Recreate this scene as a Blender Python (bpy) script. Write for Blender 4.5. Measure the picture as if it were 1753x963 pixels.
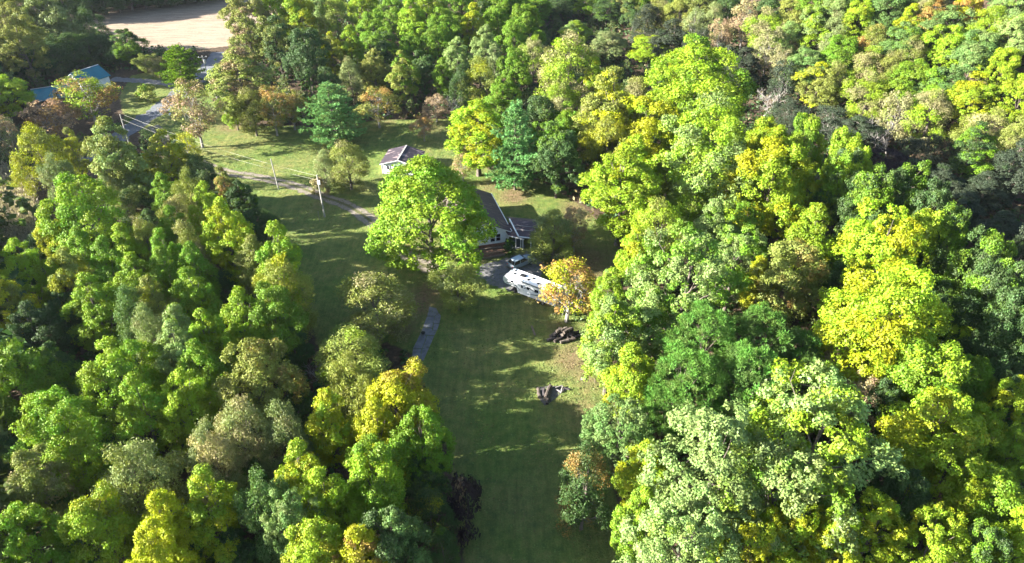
import bpy, bmesh, math, random
import numpy as np
from mathutils import Vector, Matrix

R = math.radians
for o in list(bpy.data.objects):
    bpy.data.objects.remove(o)
SC = bpy.context.scene
COL = SC.collection

# ------------------------------------------------------------------ camera
CAM_H, PITCH, FPX = 66.0, R(35.0), 1251.0          # metres, radians, focal length in photo pixels
CX, CY = 876.5, 481.5
cd = bpy.data.cameras.new('camera')
cam = bpy.data.objects.new('camera', cd)
COL.objects.link(cam)
cam.location = (0, 0, CAM_H)
cam.rotation_euler = (math.pi / 2 - PITCH, 0, 0)
cd.sensor_width = 36.0
cd.lens = 36.0 * FPX / 1753.0
cd.clip_start, cd.clip_end = 1.0, 3000.0
SC.camera = cam

# ------------------------------------------------------------------ sky, sun, exposure
HAZE = 0.00004                                     # per metre
SUN_EL = R(21.8)
SUN_AZ = (-0.993, -0.118)                          # horizontal direction towards the sun
w = bpy.data.worlds.new('World')
SC.world = w
w.use_nodes = True
nt = w.node_tree
nt.nodes.clear()
sky = nt.nodes.new('ShaderNodeTexSky')
sky.sky_type = 'NISHITA'
sky.sun_disc = False
sky.sun_elevation = SUN_EL
sky.sun_rotation = math.atan2(SUN_AZ[0], SUN_AZ[1]) % (2 * math.pi)
bgn = nt.nodes.new('ShaderNodeBackground')
bgn.inputs['Strength'].default_value = 0.058
wo = nt.nodes.new('ShaderNodeOutputWorld')
nt.links.new(sky.outputs[0], bgn.inputs[0])
nt.links.new(bgn.outputs[0], wo.inputs[0])
sd = bpy.data.lights.new('sun', 'SUN')
sd.energy = 5.0
sd.angle = R(0.5)
sd.color = (1.0, 0.95, 0.85)
sun = bpy.data.objects.new('sun', sd)
COL.objects.link(sun)
sun.rotation_euler = Vector((SUN_AZ[0] * math.cos(SUN_EL), SUN_AZ[1] * math.cos(SUN_EL), math.sin(SUN_EL))).to_track_quat('Z', 'Y').to_euler()
sun.location = (-200, -50, 120)
SC.view_settings.view_transform = 'Standard'
SC.view_settings.look = 'None'
SC.view_settings.exposure = 2.9
SC.view_settings.gamma = 1.0
SC.view_settings.use_curve_mapping = False
SC.cycles.use_denoising = True
SC.cycles.max_bounces = 5
SC.cycles.diffuse_bounces = 2
SC.cycles.glossy_bounces = 2
SC.cycles.transmission_bounces = 4
SC.cycles.sample_clamp_indirect = 4.0

# ------------------------------------------------------------------ terrain and pixel rays
PLATEAU = np.array([(62, -120), (64, 40), (68, 60), (69, 80), (67, 95), (63, 110), (58, 124), (52, 138), (44, 155), (26, 175), (4, 205),
                    (-8, 270), (-8, 1500), (-1500, 1500), (-1500, -120)], float)


def seg_dist(P, poly):
    """distance to the polygon's outline and an inside flag, vectorised"""
    P = np.atleast_2d(np.asarray(P, float))
    d = np.full(len(P), 1e9)
    ins = np.zeros(len(P), bool)
    n = len(poly)
    for i in range(n):
        a, b = poly[i], poly[(i + 1) % n]
        ab = b - a
        t = np.clip(((P - a) @ ab) / (ab @ ab), 0, 1)
        d = np.minimum(d, np.hypot(*(P - a - t[:, None] * ab).T))
        cond = (a[1] > P[:, 1]) != (b[1] > P[:, 1])
        with np.errstate(divide='ignore', invalid='ignore'):
            xi = (b[0] - a[0]) * (P[:, 1] - a[1]) / (b[1] - a[1]) + a[0]
        ins ^= cond & (P[:, 0] < xi)
    return d, ins


def sdist(P, poly):
    d, ins = seg_dist(P, poly)
    return np.where(ins, -d, d)


def sstep(a, b, x):
    t = np.clip((x - a) / (b - a), 0, 1)
    return t * t * (3 - 2 * t)


def terrain(P):
    P = np.atleast_2d(np.asarray(P, float))
    d = np.maximum(sdist(P, PLATEAU), 0)
    h = -15 * sstep(0, 22, d) + 42 * sstep(40, 135, d)
    return h


def ter(x, y):
    return float(terrain([(x, y)])[0])


def ray(px, py):
    u, v = (px - CX) / FPX, (py - CY) / FPX
    c, s = math.cos(PITCH), math.sin(PITCH)
    return np.array([u, c - v * s, -(s + v * c)])


def G(px, py, h=0.0):
    """where the pixel's ray meets the ground raised by h metres"""
    d = ray(px, py)
    t = np.arange(15, 520, 1.0)
    pts = np.array([0, 0, CAM_H]) + t[:, None] * d
    below = pts[:, 2] < terrain(pts[:, :2]) + h
    i = int(np.argmax(below)) if below.any() else len(t) - 1
    lo, hi = t[max(i - 1, 0)], t[i]
    for _ in range(8):
        m = (lo + hi) / 2
        p = np.array([0, 0, CAM_H]) + m * d
        if p[2] < ter(p[0], p[1]) + h:
            hi = m
        else:
            lo = m
    p = np.array([0, 0, CAM_H]) + hi * d
    return Vector(p), hi


def project(P):
    P = np.atleast_2d(P)
    c, s = math.cos(PITCH), math.sin(PITCH)
    q = P - np.array([0, 0, CAM_H])
    z = q[:, 1] * c - q[:, 2] * s
    v = -(q[:, 1] * s + q[:, 2] * c)
    return np.stack([CX + FPX * q[:, 0] / z, CY + FPX * v / z, z], 1)


# ------------------------------------------------------------------ materials
def new_mat(name):
    m = bpy.data.materials.new(name)
    m.use_nodes = True
    m.node_tree.nodes.clear()
    return m, m.node_tree.nodes, m.node_tree.links


def out(N, L, sh):
    o = N.new('ShaderNodeOutputMaterial')
    L.new(sh, o.inputs['Surface'])


def noise(N, L, scale, detail=4, rough=0.55, coord=None, dist=0.0):
    t = N.new('ShaderNodeTexNoise')
    t.inputs['Scale'].default_value = scale
    t.inputs['Detail'].default_value = detail
    t.inputs['Roughness'].default_value = rough
    t.inputs['Distortion'].default_value = dist
    if coord is not None:
        L.new(coord, t.inputs['Vector'])
    return t.outputs['Fac']


def ramp(N, L, fac, stops):
    r = N.new('ShaderNodeValToRGB')
    e = r.color_ramp.elements
    while len(e) < len(stops):
        e.new(0.5)
    for k, (p, c) in enumerate(stops):
        e[k].position = p
        e[k].color = (*c, 1) if len(c) == 3 else c
    L.new(fac, r.inputs[0])
    return r.outputs[0]


def mixc(N, L, f, a, b, mode='MIX'):
    m = N.new('ShaderNodeMix')
    m.data_type = 'RGBA'
    m.blend_type = mode
    for s, v in ((m.inputs[0], f), (m.inputs[6], a), (m.inputs[7], b)):
        if isinstance(v, bpy.types.NodeSocket):
            L.new(v, s)
        elif isinstance(v, (tuple, list)):
            s.default_value = (*v, 1) if len(v) == 3 else v
        else:
            s.default_value = v
    return m.outputs[2]


def mth(N, L, op, a, b=0.0, c=None):
    m = N.new('ShaderNodeMath')
    m.operation = op
    for i, v in enumerate((a, b, c)):
        if v is None:
            continue
        if isinstance(v, bpy.types.NodeSocket):
            L.new(v, m.inputs[i])
        else:
            m.inputs[i].default_value = v
    return m.outputs[0]


def simple(name, col, rough=0.7, metal=0.0, var=0.25, scale=3.0, bump=0.0, bscale=20.0, spec=0.3):
    m, N, L = new_mat(name)
    tc = N.new('ShaderNodeTexCoord')
    f = noise(N, L, scale, 5, 0.6, tc.outputs['Object'])
    lo = tuple(c * (1 - var) for c in col)
    hi = tuple(min(1, c * (1 + var)) for c in col)
    c = ramp(N, L, f, [(0.3, lo), (0.7, hi)])
    p = N.new('ShaderNodeBsdfPrincipled')
    L.new(c, p.inputs['Base Color'])
    p.inputs['Roughness'].default_value = rough
    p.inputs['Metallic'].default_value = metal
    p.inputs['Specular IOR Level'].default_value = spec
    if bump:
        b = N.new('ShaderNodeBump')
        b.inputs['Strength'].default_value = bump
        b.inputs['Distance'].default_value = 0.05
        L.new(noise(N, L, bscale, 4, 0.6, tc.outputs['Object']), b.inputs['Height'])
        L.new(b.outputs[0], p.inputs['Normal'])
    out(N, L, p.outputs[0])
    return m


def leaf_material(name, trans=0.35, gloss=0.06):
    """object colour x per-clump and per-leaf variation, with a second (autumn) colour on some clumps"""
    m, N, L = new_mat(name)
    oi = N.new('ShaderNodeObjectInfo')

    def att(n, kind='GEOMETRY'):
        a = N.new('ShaderNodeAttribute')
        a.attribute_type = kind
        a.attribute_name = n
        return a
    tint, clump = att('tint'), att('clump')
    acc, amt = att('accent', 'OBJECT'), att('accent_amount', 'OBJECT')
    f = mth(N, L, 'SUBTRACT', amt.outputs['Fac'], clump.outputs['Fac'])
    f = mth(N, L, 'MULTIPLY_ADD', f, 4.0, 0.5)
    f = mth(N, L, 'MINIMUM', mth(N, L, 'MAXIMUM', f, 0.0), 1.0)
    c = mixc(N, L, f, oi.outputs['Color'], acc.outputs['Color'])
    hs = N.new('ShaderNodeHueSaturation')
    L.new(mth(N, L, 'MULTIPLY_ADD', tint.outputs['Fac'], 0.05, 0.475), hs.inputs['Hue'])
    hs.inputs['Saturation'].default_value = 1.05
    v = mth(N, L, 'MULTIPLY_ADD', tint.outputs['Fac'], 0.55, 0.60)
    v = mth(N, L, 'MULTIPLY', v, mth(N, L, 'MULTIPLY_ADD', clump.outputs['Fac'], 0.35, 0.95))
    L.new(v, hs.inputs['Value'])
    L.new(c, hs.inputs['Color'])
    d = N.new('ShaderNodeBsdfDiffuse')
    t = N.new('ShaderNodeBsdfTranslucent')
    g = N.new('ShaderNodeBsdfGlossy')
    g.inputs['Roughness'].default_value = 0.6
    L.new(hs.outputs[0], d.inputs['Color'])
    warm = mixc(N, L, 1.0, hs.outputs[0], (1.0, 1.05, 0.6), 'MULTIPLY')
    L.new(warm, t.inputs['Color'])
    m1 = N.new('ShaderNodeMixShader')
    m1.inputs[0].default_value = trans
    L.new(d.outputs[0], m1.inputs[1])
    L.new(t.outputs[0], m1.inputs[2])
    m2 = N.new('ShaderNodeMixShader')
    m2.inputs[0].default_value = gloss
    L.new(m1.outputs[0], m2.inputs[1])
    L.new(g.outputs[0], m2.inputs[2])
    out(N, L, m2.outputs[0])
    return m


M = {}
M['leaf'] = leaf_material('leaf', 0.26, 0.022)
M['needle'] = leaf_material('needle', 0.2, 0.012)
M['bark'] = simple('bark', (0.11, 0.09, 0.075), 0.9, var=0.4, scale=6, bump=0.6, bscale=14)
M['dark_bark'] = simple('dark_bark', (0.07, 0.055, 0.045), 0.9, var=0.4, scale=6, bump=0.6, bscale=14)
M['pale_bark'] = simple('pale_bark', (0.24, 0.22, 0.20), 0.85, var=0.35, scale=5, bump=0.4, bscale=14)
M['white_paint'] = simple('white_paint', (0.78, 0.78, 0.76), 0.6, var=0.06, scale=1.5)
M['siding'] = simple('siding', (0.74, 0.76, 0.76), 0.6, var=0.08, scale=1.2)
M['blue_paint'] = simple('blue_paint', (0.03, 0.22, 0.50), 0.5, var=0.12)
M['window_dark'] = simple('window_dark', (0.012, 0.016, 0.024), 0.12, var=0.2, spec=0.6)
M['trim'] = simple('trim', (0.7, 0.7, 0.68), 0.6, var=0.08)
M['wood'] = simple('wood', (0.15, 0.115, 0.085), 0.85, var=0.35, scale=6, bump=0.4)
M['grey_wood'] = simple('grey_wood', (0.20, 0.18, 0.165), 0.9, var=0.3, scale=5, bump=0.4)
M['pole_wood'] = simple('pole_wood', (0.34, 0.32, 0.29), 0.9, var=0.25, scale=4, bump=0.3)
M['split_wood'] = simple('split_wood', (0.26, 0.165, 0.10), 0.85, var=0.3, scale=5, bump=0.4)
M['charred'] = simple('charred', (0.045, 0.038, 0.04), 0.95, var=0.5, scale=4, bump=0.6)
M['black_metal'] = simple('black_metal', (0.012, 0.012, 0.013), 0.45, var=0.2)
M['rubber'] = simple('rubber', (0.02, 0.02, 0.02), 0.85, var=0.2)
M['rim'] = simple('rim', (0.55, 0.55, 0.56), 0.35, metal=0.8, var=0.1)
M['gelcoat'] = simple('gelcoat', (0.80, 0.80, 0.79), 0.3, var=0.03, spec=0.5)
M['graphic'] = simple('graphic', (0.045, 0.06, 0.06), 0.4, var=0.1)
M['graphic_light'] = simple('graphic_light', (0.13, 0.15, 0.15), 0.4, var=0.1)
M['car_paint'] = simple('car_paint', (0.34, 0.40, 0.46), 0.25, metal=0.3, var=0.03, spec=0.6)
M['tail_light'] = simple('tail_light', (0.4, 0.02, 0.02), 0.3, var=0.05)
M['head_light'] = simple('head_light', (0.7, 0.72, 0.74), 0.15, var=0.05)
M['steel'] = simple('steel', (0.45, 0.46, 0.47), 0.4, metal=0.7, var=0.1)
M['wire'] = simple('wire', (0.45, 0.43, 0.36), 0.6, var=0.1)
M['concrete'] = simple('concrete', (0.13, 0.135, 0.15), 0.9, var=0.3, scale=1.3, bump=0.4, bscale=12)
M['pale_stone'] = simple('pale_stone', (0.24, 0.23, 0.22), 0.9, var=0.25, scale=2, bump=0.5, bscale=8)
M['brick_red'] = simple('brick_red', (0.24, 0.11, 0.075), 0.9, var=0.35, scale=2.5, bump=0.4)
M['mulch'] = simple('mulch', (0.17, 0.095, 0.06), 0.95, var=0.5, scale=3.0, bump=0.8, bscale=9)
M['ash'] = simple('ash', (0.085, 0.078, 0.07), 0.95, var=0.5, scale=1.6, bump=0.6, bscale=9)
M['teal_roof'] = simple('teal_roof', (0.012, 0.13, 0.17), 0.45, metal=0.2, var=0.12, scale=0.8)


def roof_material(name, base, worn, amount):
    m, N, L = new_mat(name)
    tc = N.new('ShaderNodeTexCoord')
    co = tc.outputs['Object']
    mp = N.new('ShaderNodeMapping')
    mp.inputs['Scale'].default_value = (0.5, 1.6, 0.5)
    L.new(co, mp.inputs['Vector'])
    c0 = ramp(N, L, noise(N, L, 5, 6, 0.65, co), [(0.3, tuple(b * 0.7 for b in base)), (0.7, tuple(b * 1.3 for b in base))])
    f = ramp(N, L, noise(N, L, 0.9, 3, 0.6, mp.outputs[0], 0.6), [(amount, (0, 0, 0)), (amount + 0.07, (1, 1, 1))])
    c = mixc(N, L, f, c0, worn)
    p = N.new('ShaderNodeBsdfPrincipled')
    p.inputs['Roughness'].default_value = 0.7
    p.inputs['Specular IOR Level'].default_value = 0.25
    L.new(c, p.inputs['Base Color'])
    out(N, L, p.outputs[0])
    return m


M['shed_roof'] = roof_material('shed_roof', (0.036, 0.028, 0.036), (0.20, 0.155, 0.155), 0.57)
M['house_roof'] = roof_material('house_roof', (0.085, 0.058, 0.058), (0.15, 0.10, 0.085), 0.55)
M['carport_roof'] = roof_material('carport_roof', (0.065, 0.05, 0.056), (0.14, 0.105, 0.105), 0.58)


def ground_material():
    m, N, L = new_mat('ground')
    geo = N.new('ShaderNodeNewGeometry')
    P = geo.outputs['Position']
    a = N.new('ShaderNodeAttribute')
    a.attribute_name = 'lawn'
    dry = N.new('ShaderNodeAttribute')
    dry.attribute_name = 'dry'
    n_big = noise(N, L, 0.09, 5, 0.6, P, 0.4)
    n_mid = noise(N, L, 0.7, 6, 0.65, P)
    n_fine = noise(N, L, 5.0, 5, 0.7, P)
    g = ramp(N, L, n_mid, [(0.25, (0.062, 0.100, 0.034)), (0.5, (0.122, 0.156, 0.046)), (0.75, (0.195, 0.208, 0.064))])
    g2 = ramp(N, L, n_big, [(0.35, (0.8, 0.95, 0.7)), (0.65, (1.2, 1.02, 1.1))])
    g = mixc(N, L, 1.0, g, g2, 'MULTIPLY')
    mp = N.new('ShaderNodeMapping')
    mp.inputs['Scale'].default_value = (1.5, 0.16, 1)
    mp.inputs['Rotation'].default_value = (0, 0, R(7))
    L.new(P, mp.inputs['Vector'])
    g = mixc(N, L, 0.6, g, ramp(N, L, noise(N, L, 1.0, 5, 0.7, mp.outputs[0]), [(0.3, (0.6, 0.62, 0.6)), (0.7, (1.4, 1.36, 1.35))]), 'MULTIPLY')
    g = mixc(N, L, 0.5, g, ramp(N, L, n_fine, [(0.25, (0.35, 0.4, 0.3)), (0.75, (1.65, 1.6, 1.6))]), 'MULTIPLY')
    straw = ramp(N, L, noise(N, L, 2.2, 6, 0.7, P), [(0.3, (0.09, 0.06, 0.034)), (0.7, (0.21, 0.15, 0.085))])
    df = mth(N, L, 'MULTIPLY_ADD', n_mid, 1.2, -0.6)
    df = mth(N, L, 'ADD', df, dry.outputs['Fac'])
    df = mth(N, L, 'MINIMUM', mth(N, L, 'MAXIMUM', df, 0.0), 1.0)
    g = mixc(N, L, df, g, straw)
    litter = ramp(N, L, noise(N, L, 1.6, 6, 0.7, P), [(0.3, (0.035, 0.026, 0.018)), (0.55, (0.085, 0.06, 0.04)), (0.8, (0.15, 0.105, 0.065))])
    lf = mth(N, L, 'MULTIPLY_ADD', n_mid, 0.7, -0.35)
    lf = mth(N, L, 'ADD', lf, a.outputs['Fac'])
    lf = ramp(N, L, lf, [(0.42, (0, 0, 0)), (0.58, (1, 1, 1))])
    c = mixc(N, L, lf, litter, g)
    p = N.new('ShaderNodeBsdfPrincipled')
    p.inputs['Roughness'].default_value = 0.95
    p.inputs['Specular IOR Level'].default_value = 0.1
    L.new(c, p.inputs['Base Color'])
    b = N.new('ShaderNodeBump')
    b.inputs['Strength'].default_value = 1.0
    b.inputs['Distance'].default_value = 0.25
    L.new(mth(N, L, 'ADD', n_fine, mth(N, L, 'MULTIPLY', n_mid, 0.6)), b.inputs['Height'])
    L.new(b.outputs[0], p.inputs['Normal'])
    out(N, L, p.outputs[0])
    return m


M['ground'] = ground_material()


def track_material(name, cols, streak_scale, mid=None):
    """road-like surface: streaks across the width (u in attribute 'across')"""
    m, N, L = new_mat(name)
    geo = N.new('ShaderNodeNewGeometry')
    a = N.new('ShaderNodeAttribute')
    a.attribute_name = 'across'
    n1 = noise(N, L, 1.4, 6, 0.7, geo.outputs['Position'])
    n2 = noise(N, L, streak_scale, 5, 0.7, geo.outputs['Position'])
    c = ramp(N, L, n1, [(0.3, cols[0]), (0.7, cols[1])])
    c = mixc(N, L, 0.45, c, ramp(N, L, n2, [(0.3, (0.5, 0.5, 0.5)), (0.7, (1.4, 1.4, 1.4))]), 'MULTIPLY')
    if mid:
        d = mth(N, L, 'ABSOLUTE', a.outputs['Fac'])
        f = mth(N, L, 'ADD', d, mth(N, L, 'MULTIPLY_ADD', n1, 0.5, -0.25))
        k = ramp(N, L, f, [(0.12, (1, 1, 1)), (0.34, (0, 0, 0)), (0.80, (0, 0, 0)), (1.0, (1, 1, 1))])
        c = mixc(N, L, k, c, mid)
    p = N.new('ShaderNodeBsdfPrincipled')
    p.inputs['Roughness'].default_value = 0.9
    p.inputs['Specular IOR Level'].default_value = 0.2
    L.new(c, p.inputs['Base Color'])
    b = N.new('ShaderNodeBump')
    b.inputs['Strength'].default_value = 0.6
    b.inputs['Distance'].default_value = 0.05
    L.new(n2, b.inputs['Height'])
    L.new(b.outputs[0], p.inputs['Normal'])
    out(N, L, p.outputs[0])
    return m


M['asphalt'] = track_material('asphalt', ((0.095, 0.10, 0.112), (0.145, 0.152, 0.17)), 3.0)
M['driveway'] = track_material('driveway', ((0.13, 0.11, 0.088), (0.22, 0.19, 0.155)), 6.0, (0.085, 0.085, 0.034))
M['gravel'] = track_material('gravel', ((0.10, 0.10, 0.105), (0.20, 0.19, 0.19)), 7.0)


def field_material():
    m, N, L = new_mat('field')
    geo = N.new('ShaderNodeNewGeometry')
    mp = N.new('ShaderNodeMapping')
    mp.inputs['Rotation'].default_value = (0, 0, R(-18))
    mp.inputs['Scale'].default_value = (0.12, 1.3, 1)
    L.new(geo.outputs['Position'], mp.inputs['Vector'])
    n1 = noise(N, L, 1.0, 6, 0.65, mp.outputs[0], 0.8)
    n2 = noise(N, L, 1.5, 5, 0.7, geo.outputs['Position'])
    c = ramp(N, L, n1, [(0.25, (0.13, 0.10, 0.07)), (0.5, (0.25, 0.19, 0.14)), (0.75, (0.36, 0.285, 0.215))])
    c = mixc(N, L, 0.4, c, ramp(N, L, n2, [(0.3, (0.55, 0.55, 0.5)), (0.7, (1.35, 1.35, 1.35))]), 'MULTIPLY')
    p = N.new('ShaderNodeBsdfPrincipled')
    p.inputs['Roughness'].default_value = 0.95
    p.inputs['Specular IOR Level'].default_value = 0.1
    L.new(c, p.inputs['Base Color'])
    b = N.new('ShaderNodeBump')
    b.inputs['Distance'].default_value = 0.3
    b.inputs['Strength'].default_value = 0.8
    L.new(n1, b.inputs['Height'])
    L.new(b.outputs[0], p.inputs['Normal'])
    out(N, L, p.outputs[0])
    return m


M['field'] = field_material()

# ------------------------------------------------------------------ object helpers


def mesh_np(name, verts, faces_flat, sizes, mat, attrs=None, smooth=False):
    """verts (n,3), loops flat, face sizes -> mesh; attrs {name: per-face floats} or {name: ('POINT', arr)}"""
    me = bpy.data.meshes.new(name)
    verts = np.ascontiguousarray(verts, dtype=np.float32)
    fl = np.ascontiguousarray(faces_flat, dtype=np.int32)
    sz = np.ascontiguousarray(sizes, dtype=np.int32)
    me.vertices.add(len(verts))
    me.vertices.foreach_set('co', verts.ravel())
    me.loops.add(len(fl))
    me.loops.foreach_set('vertex_index', fl)
    me.polygons.add(len(sz))
    st = np.concatenate([[0], np.cumsum(sz)[:-1]]).astype(np.int32)
    me.polygons.foreach_set('loop_start', st)
    if smooth:
        me.polygons.foreach_set('use_smooth', np.ones(len(sz), bool))
    for k, v in (attrs or {}).items():
        dom = 'FACE'
        if isinstance(v, tuple):
            dom, v = v
        a = me.attributes.new(k, 'FLOAT', dom)
        a.data.foreach_set('value', np.ascontiguousarray(v, dtype=np.float32))
    me.update(calc_edges=True)
    if mat is not None:
        me.materials.append(mat)
    return me


def link(name, me, parent=None):
    o = bpy.data.objects.new(name, me)
    COL.objects.link(o)
    if parent is not None:
        o.parent = parent
    return o


def thing(name, label, cat, loc=(0, 0, 0), rz=0.0, group=None):
    o = bpy.data.objects.new(name, None)
    COL.objects.link(o)
    o.empty_display_size = 0.3
    o.location = loc
    o.rotation_euler = (0, 0, rz)
    tag(o, label, cat, group)
    return o


def tag(o, label, cat, group=None):
    o['label'] = label
    o['category'] = cat
    if group:
        o['group'] = group
    return o


def structure(o):
    o['kind'] = 'structure'
    return o


class MB:
    """collects boxes, tubes and polygons into one mesh"""

    def __init__(s):
        s.v, s.f = [], []

    def poly(s, pts):
        n = len(s.v)
        s.v += [tuple(p) for p in pts]
        s.f.append(tuple(range(n, n + len(pts))))
        return s

    def prism(s, bottom, top):
        """closed solid between two outlines with the same number of points (bottom counter-clockwise from above)"""
        n, k = len(s.v), len(bottom)
        s.v += [tuple(p) for p in bottom] + [tuple(p) for p in top]
        s.f.append(tuple(n + i for i in reversed(range(k))))
        s.f.append(tuple(n + k + i for i in range(k)))
        for i in range(k):
            j = (i + 1) % k
            s.f.append((n + i, n + j, n + k + j, n + k + i))
        return s

    def box(s, c, d, rz=0.0):
        hx, hy, hz = d[0] / 2, d[1] / 2, d[2] / 2
        ca, sa = math.cos(rz), math.sin(rz)
        q = [(c[0] + x * ca - y * sa, c[1] + x * sa + y * ca) for x, y in ((-hx, -hy), (hx, -hy), (hx, hy), (-hx, hy))]
        return s.prism([(x, y, c[2] - hz) for x, y in q], [(x, y, c[2] + hz) for x, y in q])

    def tube(s, pts, rad, sides=6, cap=True):
        pts = [Vector(p) for p in pts]
        if not hasattr(rad, '__len__'):
            rad = [rad] * len(pts)
        n0 = len(s.v)
        prev = None
        for i, p in enumerate(pts):
            d = (pts[min(i + 1, len(pts) - 1)] - pts[max(i - 1, 0)]).normalized()
            if prev is None:
                a = d.orthogonal().normalized()
            else:
                a = (prev - d * prev.dot(d))
                a = a.normalized() if a.length > 1e-6 else d.orthogonal().normalized()
            prev = a
            b = d.cross(a)
            for k in range(sides):
                th = 2 * math.pi * k / sides
                s.v.append(tuple(p + (a * math.cos(th) + b * math.sin(th)) * rad[i]))
        for i in range(len(pts) - 1):
            for k in range(sides):
                k2 = (k + 1) % sides
                a0, b0 = n0 + i * sides, n0 + (i + 1) * sides
                s.f.append((a0 + k, a0 + k2, b0 + k2, b0 + k))
        if cap:
            s.f.append(tuple(n0 + k for k in reversed(range(sides))))
            e = n0 + (len(pts) - 1) * sides
            s.f.append(tuple(e + k for k in range(sides)))
        return s

    def build(s, name, mat, parent=None, bevel=0.0, smooth=False):
        me = bpy.data.meshes.new(name)
        me.from_pydata(s.v, [], s.f)
        if bevel:
            bm = bmesh.new()
            bm.from_mesh(me)
            bmesh.ops.bevel(bm, geom=list(bm.edges), offset=bevel, segments=2, affect='EDGES', clamp_overlap=True)
            bm.to_mesh(me)
            bm.free()
        if smooth:
            for p in me.polygons:
                p.use_smooth = True
        me.update()
        me.materials.append(mat)
        return link(name, me, parent)


# ------------------------------------------------------------------ the ground
def world_poly(px):
    return np.array([tuple(G(x, y)[0][:2]) for x, y in px])


LAWN = world_poly([(800, 1010), (785, 880), (775, 790), (735, 690), (700, 600), (660, 585), (590, 610), (545, 590), (520, 520), (480, 440),
                   (430, 345), (372, 303), (330, 262), (270, 240), (215, 215), (205, 165), (225, 128), (300, 118), (345, 108), (385, 150), (400, 215),
                   (520, 215), (560, 225), (640, 205), (770, 203), (790, 255), (850, 300), (930, 310), (1000, 355),
                   (1060, 410), (1050, 480), (1015, 560), (1045, 640), (1040, 740), (1055, 860), (1090, 1010)])
FIELD = np.array([(-143, 243), (-99, 277), (-76, 268), (-80, 215), (-93, 209.5), (-108, 212.5), (-126, 228)], float)
DRYS = [(G(985, 615)[0], 5.0, 0.8), (G(1010, 640)[0], 4.0, 0.7), (G(1000, 700)[0], 3.5, 0.5), (G(880, 335)[0], 4.5, 1.0), (G(840, 318)[0], 4.0, 0.6),
        (G(1000, 450)[0], 8.0, 0.9), (G(1030, 500)[0], 6.0, 0.8), (G(960, 560)[0], 3.0, 0.5), (G(720, 520)[0], 4.5, 0.9), (G(735, 500)[0], 4.0, 0.9),
        (G(400, 215)[0], 6.0, 0.7), (G(440, 190)[0], 6, 0.6), (G(660, 205)[0], 5, 0.5), (G(830, 435)[0], 3.5, 0.7), (G(550, 352)[0], 4, 0.4),
        (G(990, 360)[0], 5, 0.8), (G(690, 560)[0], 4, 0.6), (G(745, 215)[0], 5, 0.4)]


def build_ground():
    xs = np.concatenate([np.linspace(-1400, -180, 16), np.arange(-170, 190, 1.25), np.linspace(200, 1400, 16)])
    ys = np.concatenate([np.linspace(-600, 0, 8), np.arange(15, 330, 1.25), np.linspace(345, 1600, 16)])
    X, Y = np.meshgrid(xs, ys)
    P = np.stack([X.ravel(), Y.ravel()], 1)
    z = terrain(P)
    lawn = 1 - sstep(-2.0, 2.0, sdist(P, LAWN))
    dry = np.zeros(len(P))
    for c, r, s in DRYS:
        dd = np.hypot(P[:, 0] - c.x, (P[:, 1] - c.y) * 0.8)
        dry = np.maximum(dry, s * (1 - sstep(0.15 * r, r, dd)))
    nx, ny = len(xs), len(ys)
    i = np.arange(nx * ny).reshape(ny, nx)
    f = np.stack([i[:-1, :-1], i[:-1, 1:], i[1:, 1:], i[1:, :-1]], -1).reshape(-1, 4)
    me = mesh_np('ground', np.column_stack([P, z]), f.ravel(), np.full(len(f), 4), M['ground'],
                 {'lawn': ('POINT', lawn), 'dry': ('POINT', dry)}, smooth=True)
    return structure(link('ground', me))


build_ground()


def ribbon(name, pts, widths, mat, z=0.01, sub=10, cols=6):
    """a strip along a Catmull-Rom path lying on flat ground"""
    P = np.array(pts, float)
    P = np.vstack([2 * P[0] - P[1], P, 2 * P[-1] - P[-2]])
    W = np.interp(np.linspace(0, 1, (len(pts) - 1) * sub + 1), np.linspace(0, 1, len(pts)), widths)
    path = []
    for k in range(1, len(P) - 2):
        for j in range(sub):
            t = j / sub
            a, b, c, d = P[k - 1:k + 3]
            path.append(0.5 * ((2 * b) + (c - a) * t + (2 * a - 5 * b + 4 * c - d) * t * t + (3 * b - a - 3 * c + d) * t ** 3))
    path.append(P[-2])
    path = np.array(path)
    T = np.gradient(path, axis=0)
    T /= np.linalg.norm(T, axis=1)[:, None]
    Nn = np.stack([-T[:, 1], T[:, 0]], 1)
    rng = np.random.default_rng(len(pts))
    V, A = [], []
    for i in range(len(path)):
        for k in range(cols + 1):
            u = k / cols * 2 - 1
            ww = W[i] / 2 * (1 + 0.12 * rng.normal() * (abs(u) > 0.99))
            q = path[i] + Nn[i] * u * ww
            V.append((q[0], q[1], z))
            A.append(u)
    n = cols + 1
    F = [(i * n + k, i * n + k + 1, (i + 1) * n + k + 1, (i + 1) * n + k) for i in range(len(path) - 1) for k in range(cols)]
    me = mesh_np(name, np.array(V), np.array(F).ravel()[::1], np.full(len(F), 4), mat, {'across': ('POINT', A)})
    o = link(name, me)
    if me.polygons[0].normal.z < 0:
        me.flip_normals()
    return o


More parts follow.
